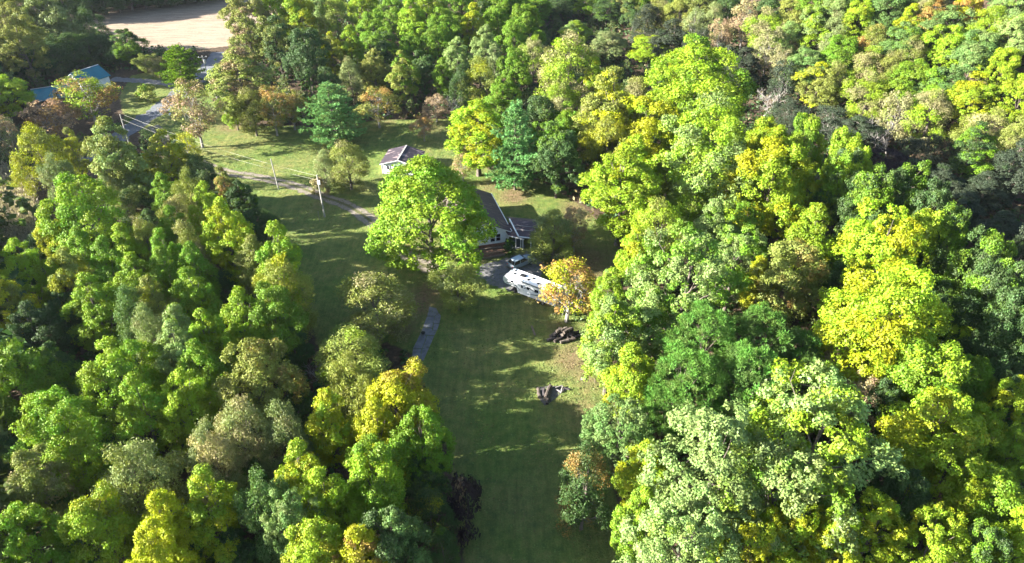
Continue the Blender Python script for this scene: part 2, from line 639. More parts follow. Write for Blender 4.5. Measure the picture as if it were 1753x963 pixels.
structure(ribbon('road', [(-92, 128), (-87, 146), (-85, 159), (-83.3, 168), (-83, 176), (-81.8, 190), (-82.5, 200), (-83, 208.5)],
                 [4.6, 4.8, 5, 4.8, 4.6, 4.6, 4.8, 5], M['asphalt'], 0.012))
structure(ribbon('side_drive', [tuple(G(x, y)[0][:2]) for x, y in ((305, 150), (285, 143), (255, 139), (222, 137), (190, 135))],
                 [3.2, 2.8, 2.8, 2.8, 3], M['gravel'], 0.016))
structure(ribbon('driveway', [tuple(G(x, y)[0][:2]) for x, y in ((262, 215), (310, 262), (372, 290), (440, 303), (500, 316), (552, 336), (592, 350), (628, 373), (660, 402), (700, 440), (760, 466), (830, 470))],
                 [2.6, 2.6, 2.7, 2.7, 2.8, 2.9, 2.9, 2.9, 2.8, 2.8, 3.0, 3.0], M['driveway'], 0.010))


def sheet(name, poly, mat, z, jitter=0.0, seed=1, sub=0):
    rng = random.Random(seed)
    pts = []
    n = len(poly)
    for i in range(n):
        a, b = poly[i], poly[(i + 1) % n]
        k = max(1, int(math.hypot(b[0] - a[0], b[1] - a[1]) / 0.7)) if jitter else 1
        for j in range(k):
            t = j / k
            pts.append((a[0] + (b[0] - a[0]) * t + rng.uniform(-jitter, jitter), a[1] + (b[1] - a[1]) * t + rng.uniform(-jitter, jitter), z))
    me = bpy.data.meshes.new(name)
    me.from_pydata(pts, [], [tuple(range(len(pts)))])
    me.update()
    if me.polygons[0].normal.z < 0:
        me.flip_normals()
    me.materials.append(mat)
    return link(name, me)


structure(sheet('field', FIELD, M['field'], 0.012, 0.5, 3))
structure(sheet('gravel_parking', world_poly([(815, 458), (850, 446), (905, 430), (930, 455), (930, 500), (880, 500), (835, 488)]), M['gravel'], 0.016, 0.45, 5))
structure(sheet('ash_patch', world_poly([(915, 664), (928, 660), (945, 661), (962, 663), (980, 666), (970, 671), (955, 674), (950, 684), (940, 693), (928, 692), (918, 682)]), M['ash'], 0.012, 0.45, 6))

# ------------------------------------------------------------------ buildings
def slab(name, corners, thick, mat, parent, bevel=0.0):
    """a sheet of the given thickness whose upper face has these corners (counter-clockwise from above)"""
    mb = MB()
    mb.prism([(x, y, z - thick) for x, y, z in corners], corners)
    return mb.build(name, mat, parent, bevel)


def window(parent, x, y, z, wd, hg, ny=-1, bars=True):
    """a sash window in a wall facing -y (ny=-1): frame > pane pieces"""
    fr = MB()
    t = 0.08
    for cx, cz, sx, sz in ((x, z + hg / 2 + t / 2, wd + 2 * t, t), (x, z - hg / 2 - t / 2, wd + 2 * t, t), (x - wd / 2 - t / 2, z, t, hg), (x + wd / 2 + t / 2, z, t, hg)):
        fr.box((cx, y + ny * 0.03, cz), (sx, 0.1, sz))
    if bars:
        fr.box((x, y + ny * 0.02, z), (wd, 0.06, 0.05))
    f = fr.build('window', M['trim'], parent)
    for k in (-1, 1):
        MB().box((x, y + ny * 0.008, z + k * (hg / 4 + 0.012)), (wd - 0.002, 0.012, hg / 2 - 0.03)).build('pane', M['window_dark'], f)
    return f


def gable_wall(x0, x1, y0, y1, eave, ridge):
    xm = (x0 + x1) / 2
    prof = [(x0, -0.2), (x1, -0.2), (x1, eave), (xm, ridge), (x0, eave)]
    mb = MB()
    mb.prism([(x, y1, z) for x, z in prof], [(x, y0, z) for x, z in prof])
    return mb


def gable_roof(parent, x0, x1, y0, y1, eave, ridge, over, thick, mat, name='roof'):
    xm = (x0 + x1) / 2
    slope = (ridge - eave) / (xm - x0)
    ez = eave - over * slope + thick + 0.02
    rz = ridge + thick + 0.02
    a = slab(name, [(x0 - over, y0 - over, ez), (xm, y0 - over, rz), (xm, y1 + over, rz), (x0 - over, y1 + over, ez)], thick, mat, parent)
    b = slab(name, [(xm + 0.003, y0 - over, rz), (x1 + over, y0 - over, ez), (x1 + over, y1 + over, ez), (xm + 0.003, y1 + over, rz)], thick, mat, parent)
    return a, b


def verge(parent, x0, x1, y, eave, ridge, over, mat):
    """barge boards under the roof edge of a gable"""
    xm = (x0 + x1) / 2
    slope = (ridge - eave) / (xm - x0)
    for sgn in (-1, 1):
        xe = xm + sgn * ((x1 - x0) / 2 + over)
        pts = [(xe, eave - over * slope), (xm, ridge)]
        mb = MB()
        q = [(pts[0][0], pts[0][1] + 0.015), (pts[1][0], pts[1][1] + 0.015), (pts[1][0], pts[1][1] - 0.16), (pts[0][0], pts[0][1] - 0.16)]
        mb.prism([(a, y + 0.02, b) for a, b in q], [(a, y - 0.02, b) for a, b in q])
        mb.build('barge_board', mat, parent)


def build_shed():
    p, _ = G(684, 299)
    t = thing('shed', 'small white shed with a blue door and a worn dark roof', 'shed', (p.x, p.y, 0), R(-8))
    hw, dp, ev, rd = 3.45, 6.2, 2.35, 3.35
    wl = gable_wall(-hw, hw, 0, dp, ev, rd).build('wall', M['siding'], t)
    a, b = gable_roof(t, -hw, hw, 0, dp, ev, rd, 0.35, 0.07, M['shed_roof'])
    MB().box((0, dp / 2, rd + 0.115), (0.3, dp + 0.7, 0.04)).build('ridge_cap', M['pale_stone'], a)
    verge(t, -hw, hw, -0.33, ev, rd, 0.35, M['trim'])
    d = MB().box((-0.55, -0.03, 1.02), (0.86, 0.06, 2.0)).build('door', M['blue_paint'], t)
    MB().box((-0.55, -0.07, 1.5), (0.5, 0.02, 0.55)).build('pane', M['window_dark'], d)
    MB().tube([(-0.22, -0.1, 1.0), (-0.22, -0.06, 1.0)], 0.035).build('handle', M['steel'], d)
    fr = MB()
    for cx, cz, sx, sz in ((-1.03, 1.03, 0.09, 2.06), (-0.07, 1.03, 0.09, 2.06), (-0.55, 2.1, 1.05, 0.09)):
        fr.box((cx, -0.045, cz), (sx, 0.07, sz))
    fr.build('door_frame', M['trim'], t)
    MB().box((-0.55, -0.45, 0.07), (1.3, 0.8, 0.14)).build('step', M['concrete'], t, 0.01)
    window(t, -2.15, 0, 1.45, 0.55, 0.7, bars=False)
    for cx in (-hw - 0.01, hw + 0.01):
        MB().box((cx, -0.005, 1.1), (0.1, 0.09, 2.3)).build('corner_board', M['trim'], t)
    MB().box((0, dp / 2, 0.04), (2 * hw + 0.16, dp + 0.16, 0.16)).build('foundation', M['concrete'], t)


def build_house():
    # local frame: origin at the gable's corner next to the carport, +y runs back along the eave, -x across the gable
    rot = math.atan2(0.27, 0.96)
    t = thing('house', 'low white house with a brown shingle roof largely hidden by the huge maple', 'house', (-0.6, 105.6, 0), rot)
    W, Lh, ev, rd = 8.4, 13.0, 2.7, 4.75
    gable_wall(-W, 0, 0, Lh, ev, rd).build('wall', M['siding'], t)
    gable_roof(t, -W, 0, 0, Lh, ev, rd, 0.45, 0.09, M['house_roof'])
    verge(t, -W, 0, -0.43, ev, rd, 0.45, M['trim'])
    MB().box((-W / 2, Lh / 2, 0.12), (W + 0.12, Lh + 0.12, 0.5)).build('foundation', M['brick_red'], t)
    window(t, -2.75, 0, 1.5, 0.72, 1.35)
    window(t, -1.8, 0, 1.5, 0.72, 1.35)
    window(t, -6.6, 0, 1.5, 0.72, 1.35)
    MB().box((0.10 + 0.38, Lh / 2, ev - 0.14), (0.12, Lh + 0.8, 0.11)).build('gutter', M['trim'], t)
    ch = MB().box((-W / 2 - 0.6, 8.5, rd + 0.25), (0.8, 0.8, 1.5)).build('chimney', M['brick_red'], t)
    MB().box((-W / 2 - 0.6, 8.5, rd + 1.05), (0.94, 0.94, 0.1)).build('chimney_cap', M['concrete'], ch)
    # the linking porch roof between house and carport, with its fascia and posts
    inv = t.matrix_basis.inverted() if False else (Matrix.Translation((-0.6, 105.6, 0)) @ Matrix.Rotation(rot, 4, 'Z')).inverted()

    def loc(px, py, h):
        return inv @ G(px, py, h)[0]
    c = [loc(870, 402, 2.25), loc(897, 408, 2.25), loc(880, 379, 2.95), loc(861, 388, 2.75)]
    slab('porch_roof', [tuple(q) for q in c], 0.1, M['house_roof'], t)
    mb = MB()
    a, b = c[0], c[1]
    mb.tube([a - Vector((0, 0, 0.12)) - Vector((0, 0.05, 0)), b - Vector((0, 0, 0.12)) - Vector((0, 0.05, 0))], 0.09, 4)
    mb.build('porch_fascia', M['trim'], t)
    for q in (a.lerp(b, 0.04), a.lerp(b, 0.5), a.lerp(b, 0.95)):
        MB().box((q.x, q.y + 0.15, 1.05), (0.14, 0.14, 2.1)).build('porch_post', M['trim'], t)
    MB().box(((a.x + b.x) / 2 + 0.1, (a.y + b.y) / 2 + 1.3, 0.06), (3.0, 3.0, 0.12)).build('porch_floor', M['concrete'], t)
    MB().box((1.75, 3.2, 1.0), (3.2, 0.12, 2.1)).build('porch_wall', M['brick_red'], t)


def build_carport():
    A, B, C, D = [G(x, y, h)[0] for x, y, h in ((873, 374, 3.7), (888.5, 404, 2.5), (930, 408, 2.5), (934, 380, 3.7))]
    o = (A + B + C + D) / 4
    t = thing('carport', 'dark roofed open carport with a white verge board beside the house', 'carport', (o.x, o.y, 0))
    q = [Vector((p.x - o.x, p.y - o.y, p.z)) for p in (B, C, D, A)]
    slab('roof', [tuple(v) for v in q], 0.12, M['carport_roof'], t)
    # back slope
    e = [q[2] + Vector((0.0, 2.4, -1.0)), q[3] + Vector((-0.6, 2.4, -1.0))]
    slab('roof', [tuple(q[3] + Vector((0, 0.01, 0))), tuple(q[2] + Vector((0, 0.01, 0))), tuple(e[0]), tuple(e[1])], 0.12, M['carport_roof'], t)
    up = Vector((0, 0, 0.03))
    MB().tube([q[0] + Vector((-0.08, 0, -0.04)), q[3] + Vector((-0.08, 0, -0.04))], 0.13, 4).build('verge_board', M['white_paint'], t)
    MB().tube([q[0] + Vector((0, -0.09, -0.06)), q[1] + Vector((0, -0.09, -0.06))], 0.10, 4).build('fascia', M['trim'], t)
    for s in (0.38, 0.62):
        a, b = q[0].lerp(q[3], s) + up, q[1].lerp(q[2], s) + up
        MB().tube([a, b], 0.06, 4).build('roof_batten', M['pale_stone'], t)
    for v in (q[0] + Vector((0.3, 0.3, 0)), q[1] + Vector((-0.3, 0.3, 0)), q[0].lerp(q[1], 0.5) + Vector((0, 0.3, 0)), e[0] + Vector((-.3, -.3, 0)), e[1] + Vector((.5, -.3, 0))):
        MB().box((v.x, v.y, (v.z - 0.1) / 2 - 0.05), (0.15, 0.15, v.z - 0.1)).build('post', M['trim'], t)
    MB().box((0, 1.8, 1.1), (3.6, 0.1, 2.3)).build('back_wall', M['wood'], t)


def build_teal(px, py, name, label, hw, dp, ev, rd, rz, wallmat):
    p, _ = G(px, py)
    t = thing(name, label, 'house' if name == 'house' else 'barn', (p.x, p.y, 0), rz)
    gable_wall(-hw, hw, 0, dp, ev, rd).build('wall', wallmat, t)
    a, b = gable_roof(t, -hw, hw, 0, dp, ev, rd, 0.4, 0.08, M['teal_roof'])
    verge(t, -hw, hw, -0.38, ev, rd, 0.4, M['trim'])
    MB().box((0, dp / 2, rd + 0.125), (0.4, dp + 0.8, 0.05)).build('ridge_cap', M['steel'], a)
    window(t, -hw * 0.45, 0, 1.5, 0.9, 1.1)
    d = MB().box((hw * 0.3, -0.03, 1.02), (0.95, 0.06, 2.0)).build('door', M['white_paint'], t)
    MB().tube([(hw * 0.3 + 0.35, -0.1, 1.0), (hw * 0.3 + 0.35, -0.05, 1.0)], 0.035).build('handle', M['steel'], d)


build_shed()
build_house()
build_carport()
build_teal(134, 156, 'house', 'white gabled house with a teal metal roof behind the orange-topped tree', 3.6, 6.8, 2.7, 4.6, R(-30), M['siding'])
build_teal(66, 180, 'barn', 'low barn with a broad teal metal roof behind the pink tree', 4.6, 7.6, 2.5, 3.9, R(-62), M['wood'])


# ------------------------------------------------------------------ mulch bed in front of the house, timbers added as its sunlit bands
def build_bed():
    pl = world_poly([(798, 421), (866, 410), (872, 428), (860, 438), (808, 446), (790, 436)])
    o = structure(sheet('mulch_bed', pl, M['mulch'], 0.014, 0.15, 4))
    for k, (a, b) in enumerate((((802, 425), (856, 417)), ((798, 432), (858, 424)), ((800, 440), (862, 431)), ((808, 447), (864, 437)))):
        A, B = G(*a)[0], G(*b)[0]
        c = (A + B) / 2
        d = B - A
        tb = MB().box((0, 0, 0), (d.length, 0.26, 0.3)).build('timber', M['wood' if k % 2 else 'split_wood'], None, 0.02)
        tb.location = (c.x, c.y, 0.15)
        tb.rotation_euler = (0, 0, math.atan2(d.y, d.x))
        tag(tb, ('long brown timber edging the mulch bed at the house wall', 'weathered timber edging the second step of the mulch bed',
                 'timber edging the third step of the mulch bed', 'outermost timber of the mulch bed facing the parking gravel')[k], 'timber')


build_bed()


# ------------------------------------------------------------------ the trailer and the car
def cyl_x(mb, x0, x1, y, z, r, sides=14):
    return mb.tube([(x0, y, z), (x1, y, z)], r, sides)


def build_trailer():
    F = G(867, 463, 3.0)[0]
    Bk = G(944, 491, 3.0)[0]
    dr = Vector((F.x - Bk.x, F.y - Bk.y, 0)).normalized()
    L = 10.2 * 0.92
    base = Vector((F.x, F.y, 0)) - dr * L
    # local +x runs forward to the hitch; local +y is the side turned away
    t = thing('camper_trailer', 'long white fifth-wheel camper trailer parked on the gravel', 'trailer', (base.x, base.y, 0), math.atan2(dr.y, dr.x))
    t.scale = (0.92, 0.92, 0.95)
    prof = [(0, 0.62), (7.2, 0.62), (7.45, 1.5), (9.75, 1.62), (10.15, 2.1), (10.1, 2.7), (9.3, 3.28), (8.8, 3.34), (0.15, 3.26), (0, 3.1)]
    mb = MB()
    mb.prism([(x, 1.22, z) for x, z in prof][::-1], [(x, -1.22, z) for x, z in prof][::-1])
    body = mb.build('body', M['gelcoat'], t, 0.05)
    # roof fittings
    ac = MB().box((6.9, 0, 3.42), (0.95, 0.7, 0.28)).build('roof_air_conditioner', M['black_metal'], t, 0.05)
    for x, y, s in ((8.35, 0.25, 0.42), (5.6, 0.45, 0.42), (5.1, -0.3, 0.42), (3.7, 0.5, 0.36), (2.2, -0.3, 0.42), (8.75, -0.6, 0.3)):
        MB().box((x, y, 3.36), (s, s, 0.14)).build('roof_vent', M['black_metal'], t, 0.02)
    # side facing the lawn: which one is that?
    s = 1 if (dr.x * 1 - 0) < 0 else -1
    y0 = s * 1.22
    for x, z, wd, hg in ((3.6, 2.25, 0.75, 0.55), (1.6, 2.25, 0.9, 0.55), (5.2, 2.2, 0.5, 0.5), (8.3, 2.45, 0.6, 0.4)):
        MB().box((x, y0 + s * 0.012, z), (wd, 0.03, hg)).build('window', M['window_dark'], t, 0.008)
    d = MB().box((6.35, y0 + s * 0.012, 1.65), (0.68, 0.03, 1.75)).build('door', M['white_paint'], t, 0.008)
    MB().box((6.35, y0 + s * 0.034, 2.15), (0.34, 0.02, 0.5)).build('pane', M['window_dark'], d)
    MB().box((6.08, y0 + s * 0.05, 1.55), (0.06, 0.05, 0.14)).build('handle', M['steel'], d)

    def swoosh(x0, z0, x1, z1, sag, w0, mat):
        pts = []
        n = 12
        for k in range(n + 1):
            q = k / n
            pts.append((x0 + (x1 - x0) * q, z0 + (z1 - z0) * q + sag * math.sin(q * math.pi), w0 * math.sin(0.12 + q * 2.9)))
        mb = MB()
        yy = y0 + s * 0.006
        for k in range(n):
            (xa, za, wa), (xb, zb, wb) = pts[k], pts[k + 1]
            mb.poly([(xa, yy, za - wa), (xb, yy, zb - wb), (xb, yy, zb + wb), (xa, yy, za + wa)])
        mb.build('stripe', mat, t)
    swoosh(9.8, 1.9, 6.8, 2.0, 0.9, 0.09, M['graphic'])
    swoosh(9.6, 1.75, 6.6, 1.2, 0.55, 0.12, M['graphic_light'])
    swoosh(7.0, 1.15, 3.2, 1.55, 0.95, 0.10, M['graphic'])
    swoosh(5.4, 1.0, 0.6, 1.1, 0.45, 0.10, M['graphic_light'])
    MB().box((5.0, 0, 0.52), (9.4 - 2.2, 2.2, 0.18)).build('chassis', M['black_metal'], t)
    for sy in (-1, 1):
        for x in (2.4, 3.35):
            tyre = MB().tube([(x, sy * 0.98, 0.36), (x, sy * 1.2, 0.36)], 0.36, 18).build('tyre', M['rubber'], t)
            MB().tube([(x, sy * 1.19, 0.36), (x, sy * 1.215, 0.36)], 0.2, 14).build('rim', M['rim'], tyre)
        MB().box((8.0, sy * 0.85, 0.75), (0.1, 0.1, 1.5)).build('landing_leg', M['black_metal'], t)
        MB().box((-0.02, sy * 0.95, 1.0), (0.04, 0.2, 0.3)).build('tail_light', M['tail_light'], t)
    MB().box((4.2, y0 + s * 0.09, 3.1), (5.2, 0.14, 0.16)).build('awning', M['graphic_light'], t, 0.03)


def build_car():
    p = G(889, 462)[0]
    t = thing('parked_car', 'silver-blue car parked behind the white trailer', 'car', (p.x + 0.3, p.y + 1.5, 0), R(38))
    # side profile, nose towards +x
    low = [(-2.25, 0.32), (2.2, 0.32), (2.3, 0.62), (2.2, 0.86), (1.05, 1.02), (-2.2, 1.06), (-2.32, 0.7)]
    mb = MB()
    mb.prism([(x, 0.9, z) for x, z in low][::-1], [(x, -0.9, z) for x, z in low][::-1])
    mb.build('body', M['car_paint'], t, 0.07)
    cab = MB()
    bot = [(-2.1, 0.82, 1.03), (-2.1, -0.82, 1.03), (1.0, -0.82, 1.0), (1.0, 0.82, 1.0)]
    top = [(-1.75, 0.64, 1.58), (-1.75, -0.64, 1.58), (0.15, -0.64, 1.60), (0.15, 0.64, 1.60)]
    cab.prism([Vector(q) for q in bot], [Vector(q) for q in top])
    cab.build('cabin_glass', M['window_dark'], t, 0.03)
    MB().prism([(-1.8, -0.66, 1.58), (0.2, -0.66, 1.60), (0.2, 0.66, 1.60), (-1.8, 0.66, 1.58)],
               [(-1.7, -0.6, 1.66), (0.05, -0.6, 1.68), (0.05, 0.6, 1.68), (-1.7, 0.6, 1.66)]).build('roof', M['car_paint'], t, 0.02)
    for sy in (-1, 1):
        for (a, b) in (((-2.12, 1.04), (-1.78, 1.6)), ((-0.75, 1.04), (-0.72, 1.6)), ((1.02, 1.0), (0.17, 1.62))):
            MB().tube([(a[0], sy * 0.83, a[1]), (b[0], sy * 0.655, b[1])], 0.045, 4).build('pillar', M['car_paint'], t)
        for x in (-1.4, 1.4):
            w_ = MB().tube([(x, sy * 0.72, 0.33), (x, sy * 0.93, 0.33)], 0.33, 18).build('tyre', M['rubber'], t)
            MB().tube([(x, sy * 0.925, 0.33), (x, sy * 0.945, 0.33)], 0.2, 14).build('rim', M['rim'], w_)
        MB().box((2.26, sy * 0.62, 0.72), (0.08, 0.36, 0.14)).build('headlight', M['head_light'], t, 0.01)
        MB().box((-2.28, sy * 0.66, 0.82), (0.08, 0.26, 0.2)).build('tail_light', M['tail_light'], t, 0.01)
        MB().box((0.72, sy * 0.98, 1.06), (0.14, 0.2, 0.13)).build('mirror', M['car_paint'], t, 0.02)
    MB().box((2.32, 0, 0.45), (0.05, 1.3, 0.16)).build('grille', M['black_metal'], t)


build_trailer()
build_car()


# ------------------------------------------------------------------ poles, wires, snag
def build_pole(bx, by, H, label, lean=(0, 0), arm=False, can=False, box=False, r=0.13):
    p = G(bx, by)[0]
    t = thing('utility_pole', label, 'utility pole', (p.x, p.y, 0), 0, 'utility poles')
    top = Vector((lean[0], lean[1], H))
    MB().tube([(0, 0, -0.3), top * 0.5, top], [r, r * 0.9, r * 0.72], 8).build('pole', M['pole_wood'], t)
    if arm:
        MB().box((top.x, top.y, H - 0.4), (2.2, 0.12, 0.13), 0.3).build('crossarm', M['grey_wood'], t)
        for k in (-0.9, 0.0, 0.9):
            MB().tube([(top.x + k * math.cos(.3), top.y + k * math.sin(.3), H - 0.34), (top.x + k * math.cos(.3), top.y + k * math.sin(.3), H - 0.12)], [0.06, 0.04], 6).build('insulator', M['white_paint'], t)
    if can:
        MB().tube([(top.x * .9 + 0.32, top.y * .9 - 0.1, H - 1.9), (top.x * .9 + 0.32, top.y * .9 - 0.1, H - 1.0)], 0.26, 12).build('transformer', M['steel'], t)
    if box:
        MB().box((0.02, -0.22, H - 1.4), (0.5, 0.22, 0.75)).build('service_box', M['white_paint'], t, 0.02)
    return Vector((p.x + top.x, p.y + top.y, H))


pa = build_pole(362, 150, 8.2, 'tall utility pole with a crossarm standing beside the field end of the road', (-0.4, 0), arm=True, can=True)
pb = build_pole(477, 323, 6.3, 'bare short pole on the sunlit lawn beside the driveway', (-0.35, 0))
pc = build_pole(556, 371, 8.4, 'utility pole with a white box at the driveway bend', (-0.15, 0), box=True, r=0.15)
pd = build_pole(226, 262, 8.6, 'utility pole rising out of the woods beside the road', (0.1, 0))


def build_wire(a, b, sag, label):
    pts = []
    for k in range(25):
        q = k / 24
        v = a.lerp(b, q)
        v.z -= sag * 4 * q * (1 - q)
        pts.append(v)
    o = MB().tube(pts, 0.011, 5).build('power_line', M['wire'], None)
    tag(o, label, 'power line')


build_wire(pc + Vector((-0.1, 0, -0.15)), pd + Vector((0.7, 0.2, -0.2)), 0.9, 'upper power line from the driveway pole to the pole in the woods')
build_wire(pc + Vector((-0.1, -0.1, -0.9)), pd + Vector((0.0, 0, -1.0)), 1.1, 'lower power line from the driveway pole to the pole in the woods')
stk = G(547, 378)[0]
o = MB().tube([(0, 0, -0.2), (0.03, 0, 2.0)], 0.045, 6).build('stake', M['grey_wood'])
o.location = stk
tag(o, 'thin pale stake on the shaded lawn beside the driveway pole', 'stake')
pw = G(561, 326)[0]
o = MB().tube([(0, 0, -0.2), (-0.35, 0.1, 1.2), (-0.6, 0.2, 2.4)], [0.2, 0.16, 0.1], 8).build('tree_stub', M['pale_bark'])
o.location = pw
tag(o, 'leaning white trunk stub beside the wispy grey-green tree', 'trunk stub')


def build_snag():
    p = G(387, 196)[0]
    t = thing('broken_tree', 'leaning broken grey tree trunk with torn roots on the lawn', 'dead tree', (p.x, p.y, 0))
    MB().tube([(0.4, 0, 0.1), (-0.3, 0.1, 1.6), (-0.9, 0.2, 3.6), (-1.6, 0.3, 5.4), (-1.9, 0.3, 6.4)], [0.62, 0.5, 0.38, 0.3, 0.18], 9).build('trunk', M['grey_wood'], t)
    MB().tube([(-0.6, 0.2, 4.0), (-1.8, 1.4, 4.5), (-2.9, 2.6, 5.2)], [0.16, 0.11, 0.05], 6).build('limb', M['dark_bark'], t)
    rng = random.Random(4)
    for k in range(9):
        a = k * 0.7 + rng.uniform(-.2, .2)
        e = (0.3 + 1.4 * math.cos(a), 1.1 * math.sin(a), rng.uniform(0.25, 1.1))
        MB().tube([(0.3, 0, 0.3), (0.3 + 0.7 * math.cos(a), 0.55 * math.sin(a), rng.uniform(0.3, .7)), e], [0.24, 0.16, 0.05], 5).build('splinter', M['split_wood'], t)
    lg = MB().tube([(0, 0, 0), (1.2, -0.1, 0.05), (2.3, -0.3, 0.0)], [0.55, 0.5, 0.42], 10).build('fallen_log', M['dark_bark'])
    lg.location = (p.x + 0.9, p.y - 0.5, 0.45)
    tag(lg, 'dark thick log lying at the foot of the broken leaning trunk', 'log')


build_snag()


# ------------------------------------------------------------------ the cracked concrete strip and the grill
def build_strip():
    px = [[(735, 525), (747, 528), (751, 536), (744, 541), (731.5, 541)], [(745, 541), (751.5, 536.5), (755, 541), (752, 554), (742, 553)],
          [(731, 542), (744, 542), (741.5, 553.5), (740, 562), (724.5, 560)], [(742.5, 554), (751.8, 555), (748, 566), (741, 566)], [(724, 561), (740, 563), (740.5, 566.5), (747, 567), (744, 574), (719, 573)],
          [(718.5, 574), (730, 574), (727, 585), (722, 597), (707, 597)], [(731, 574.5), (743.5, 575), (735, 594), (723, 597), (728, 585)], [(706.7, 598), (722, 598), (720, 608), (720.5, 617), (718, 623), (705, 618)],
          [(723, 598), (734.5, 595), (725, 617), (721.5, 616.5), (721, 608)]]
    t = structure(bpy.data.objects.new('concrete_strip', None))
    COL.objects.link(t)
    t.location = (0, 0, 0)
    for k, pl in enumerate(px):
        c = world_poly(pl)
        m = c.mean(0)
        c = m + (c - m) * 0.985
        if sum(c[i][0] * c[(i + 1) % len(c)][1] - c[(i + 1) % len(c)][0] * c[i][1] for i in range(len(c))) < 0:
            c = c[::-1]
        zt = 0.07 + 0.012 * (k % 3)
        MB().prism([(x, y, -0.05) for x, y in c], [(x, y, zt) for x, y in c]).build('slab', M['concrete'], t)


build_strip()


def build_grill():
    p = G(725, 577)[0]
    t = thing('kettle_grill', 'black kettle grill standing on the cracked concrete strip', 'grill', (p.x, p.y, 0.09))
    mb = MB()
    zs = [0.52, 0.55, 0.62, 0.70, 0.76]
    rs = [0.06, 0.17, 0.26, 0.30, 0.31]
    mb.tube([(0, 0, z) for z in zs], rs, 18).build('bowl', M['black_metal'], t, smooth=True)
    ld = MB().tube([(0, 0, z) for z in (0.765, 0.84, 0.92, 0.98, 1.01)], [0.32, 0.30, 0.23, 0.12, 0.04], 18).build('lid', M['black_metal'], t, smooth=True)
    MB().tube([(-0.06, 0, 1.02), (-0.05, 0, 1.08), (0.05, 0, 1.08), (0.06, 0, 1.02)], 0.015, 6).build('lid_handle', M['wood'], ld)
    for a in (0.5, 2.6, 4.7):
        MB().tube([(0.2 * math.cos(a), 0.2 * math.sin(a), 0.56), (0.32 * math.cos(a), 0.32 * math.sin(a), 0.0)], 0.02, 6).build('leg', M['black_metal'], t)


build_grill()


# ------------------------------------------------------------------ firewood, log heap and small things on the lawn
def log(name, a, b, r, mat, label, cat='log', group=None, rng=random.Random(9)):
    """one log between two points, slightly bent and uneven; the object's origin lies under it"""
    a, b = Vector(a), Vector(b)
    o0 = Vector(((a.x + b.x) / 2, (a.y + b.y) / 2, 0))
    a, b = a - o0, b - o0
    n = 5
    pts = [a.lerp(b, k / (n - 1)) + Vector((rng.uniform(-1, 1), rng.uniform(-1, 1), rng.uniform(-.5, .5))) * r * 0.22 for k in range(n)]
    ob = MB().tube(pts, [r * rng.uniform(0.85, 1.1) for _ in range(n)], 9).build(name, mat)
    ob.location = o0
    return tag(ob, label, cat, group)


def build_firewood():
    rng = random.Random(21)
    c = G(964, 575)[0]
    spec = [(0, -1.3, 0), (0, -0.8, 0), (0, -0.3, 0), (0, 0.3, 0), (0, 0.9, 0), (0, 1.4, 0), (1, -1.0, 0), (1, -0.45, 0), (1, 0.1, 0), (1, 0.75, 0), (1, 1.25, 0), (2, -0.6, 0), (2, 0.0, 0), (2, 0.6, 0), (0, -1.7, -1.1), (0, -0.9, -1.2), (0, 0.1, -1.3), (0, 1.0, -1.0), (0, 1.9, -0.4), (0, 1.9, 0.5)]
    for k, (lev, x, y) in enumerate(spec):
        a = rng.uniform(-0.6, 0.6) + (1.2 if y == 0 else 0.2)
        r = rng.uniform(0.20, 0.30)
        ln = rng.uniform(0.5, 0.8)
        z = 0.24 + lev * 0.46
        d = Vector((math.cos(a), math.sin(a), rng.uniform(-.08, .08))) * ln
        m = Vector((c.x + x + rng.uniform(-.1, .1), c.y + y + rng.uniform(-.25, .25), z))
        log('log', m - d, m + d, r, M[('bark', 'dark_bark', 'charred', 'dark_bark')[k % 4]], 'cut log in the firewood pile under the yellow and orange tree', 'log', 'logs of the firewood pile', rng)


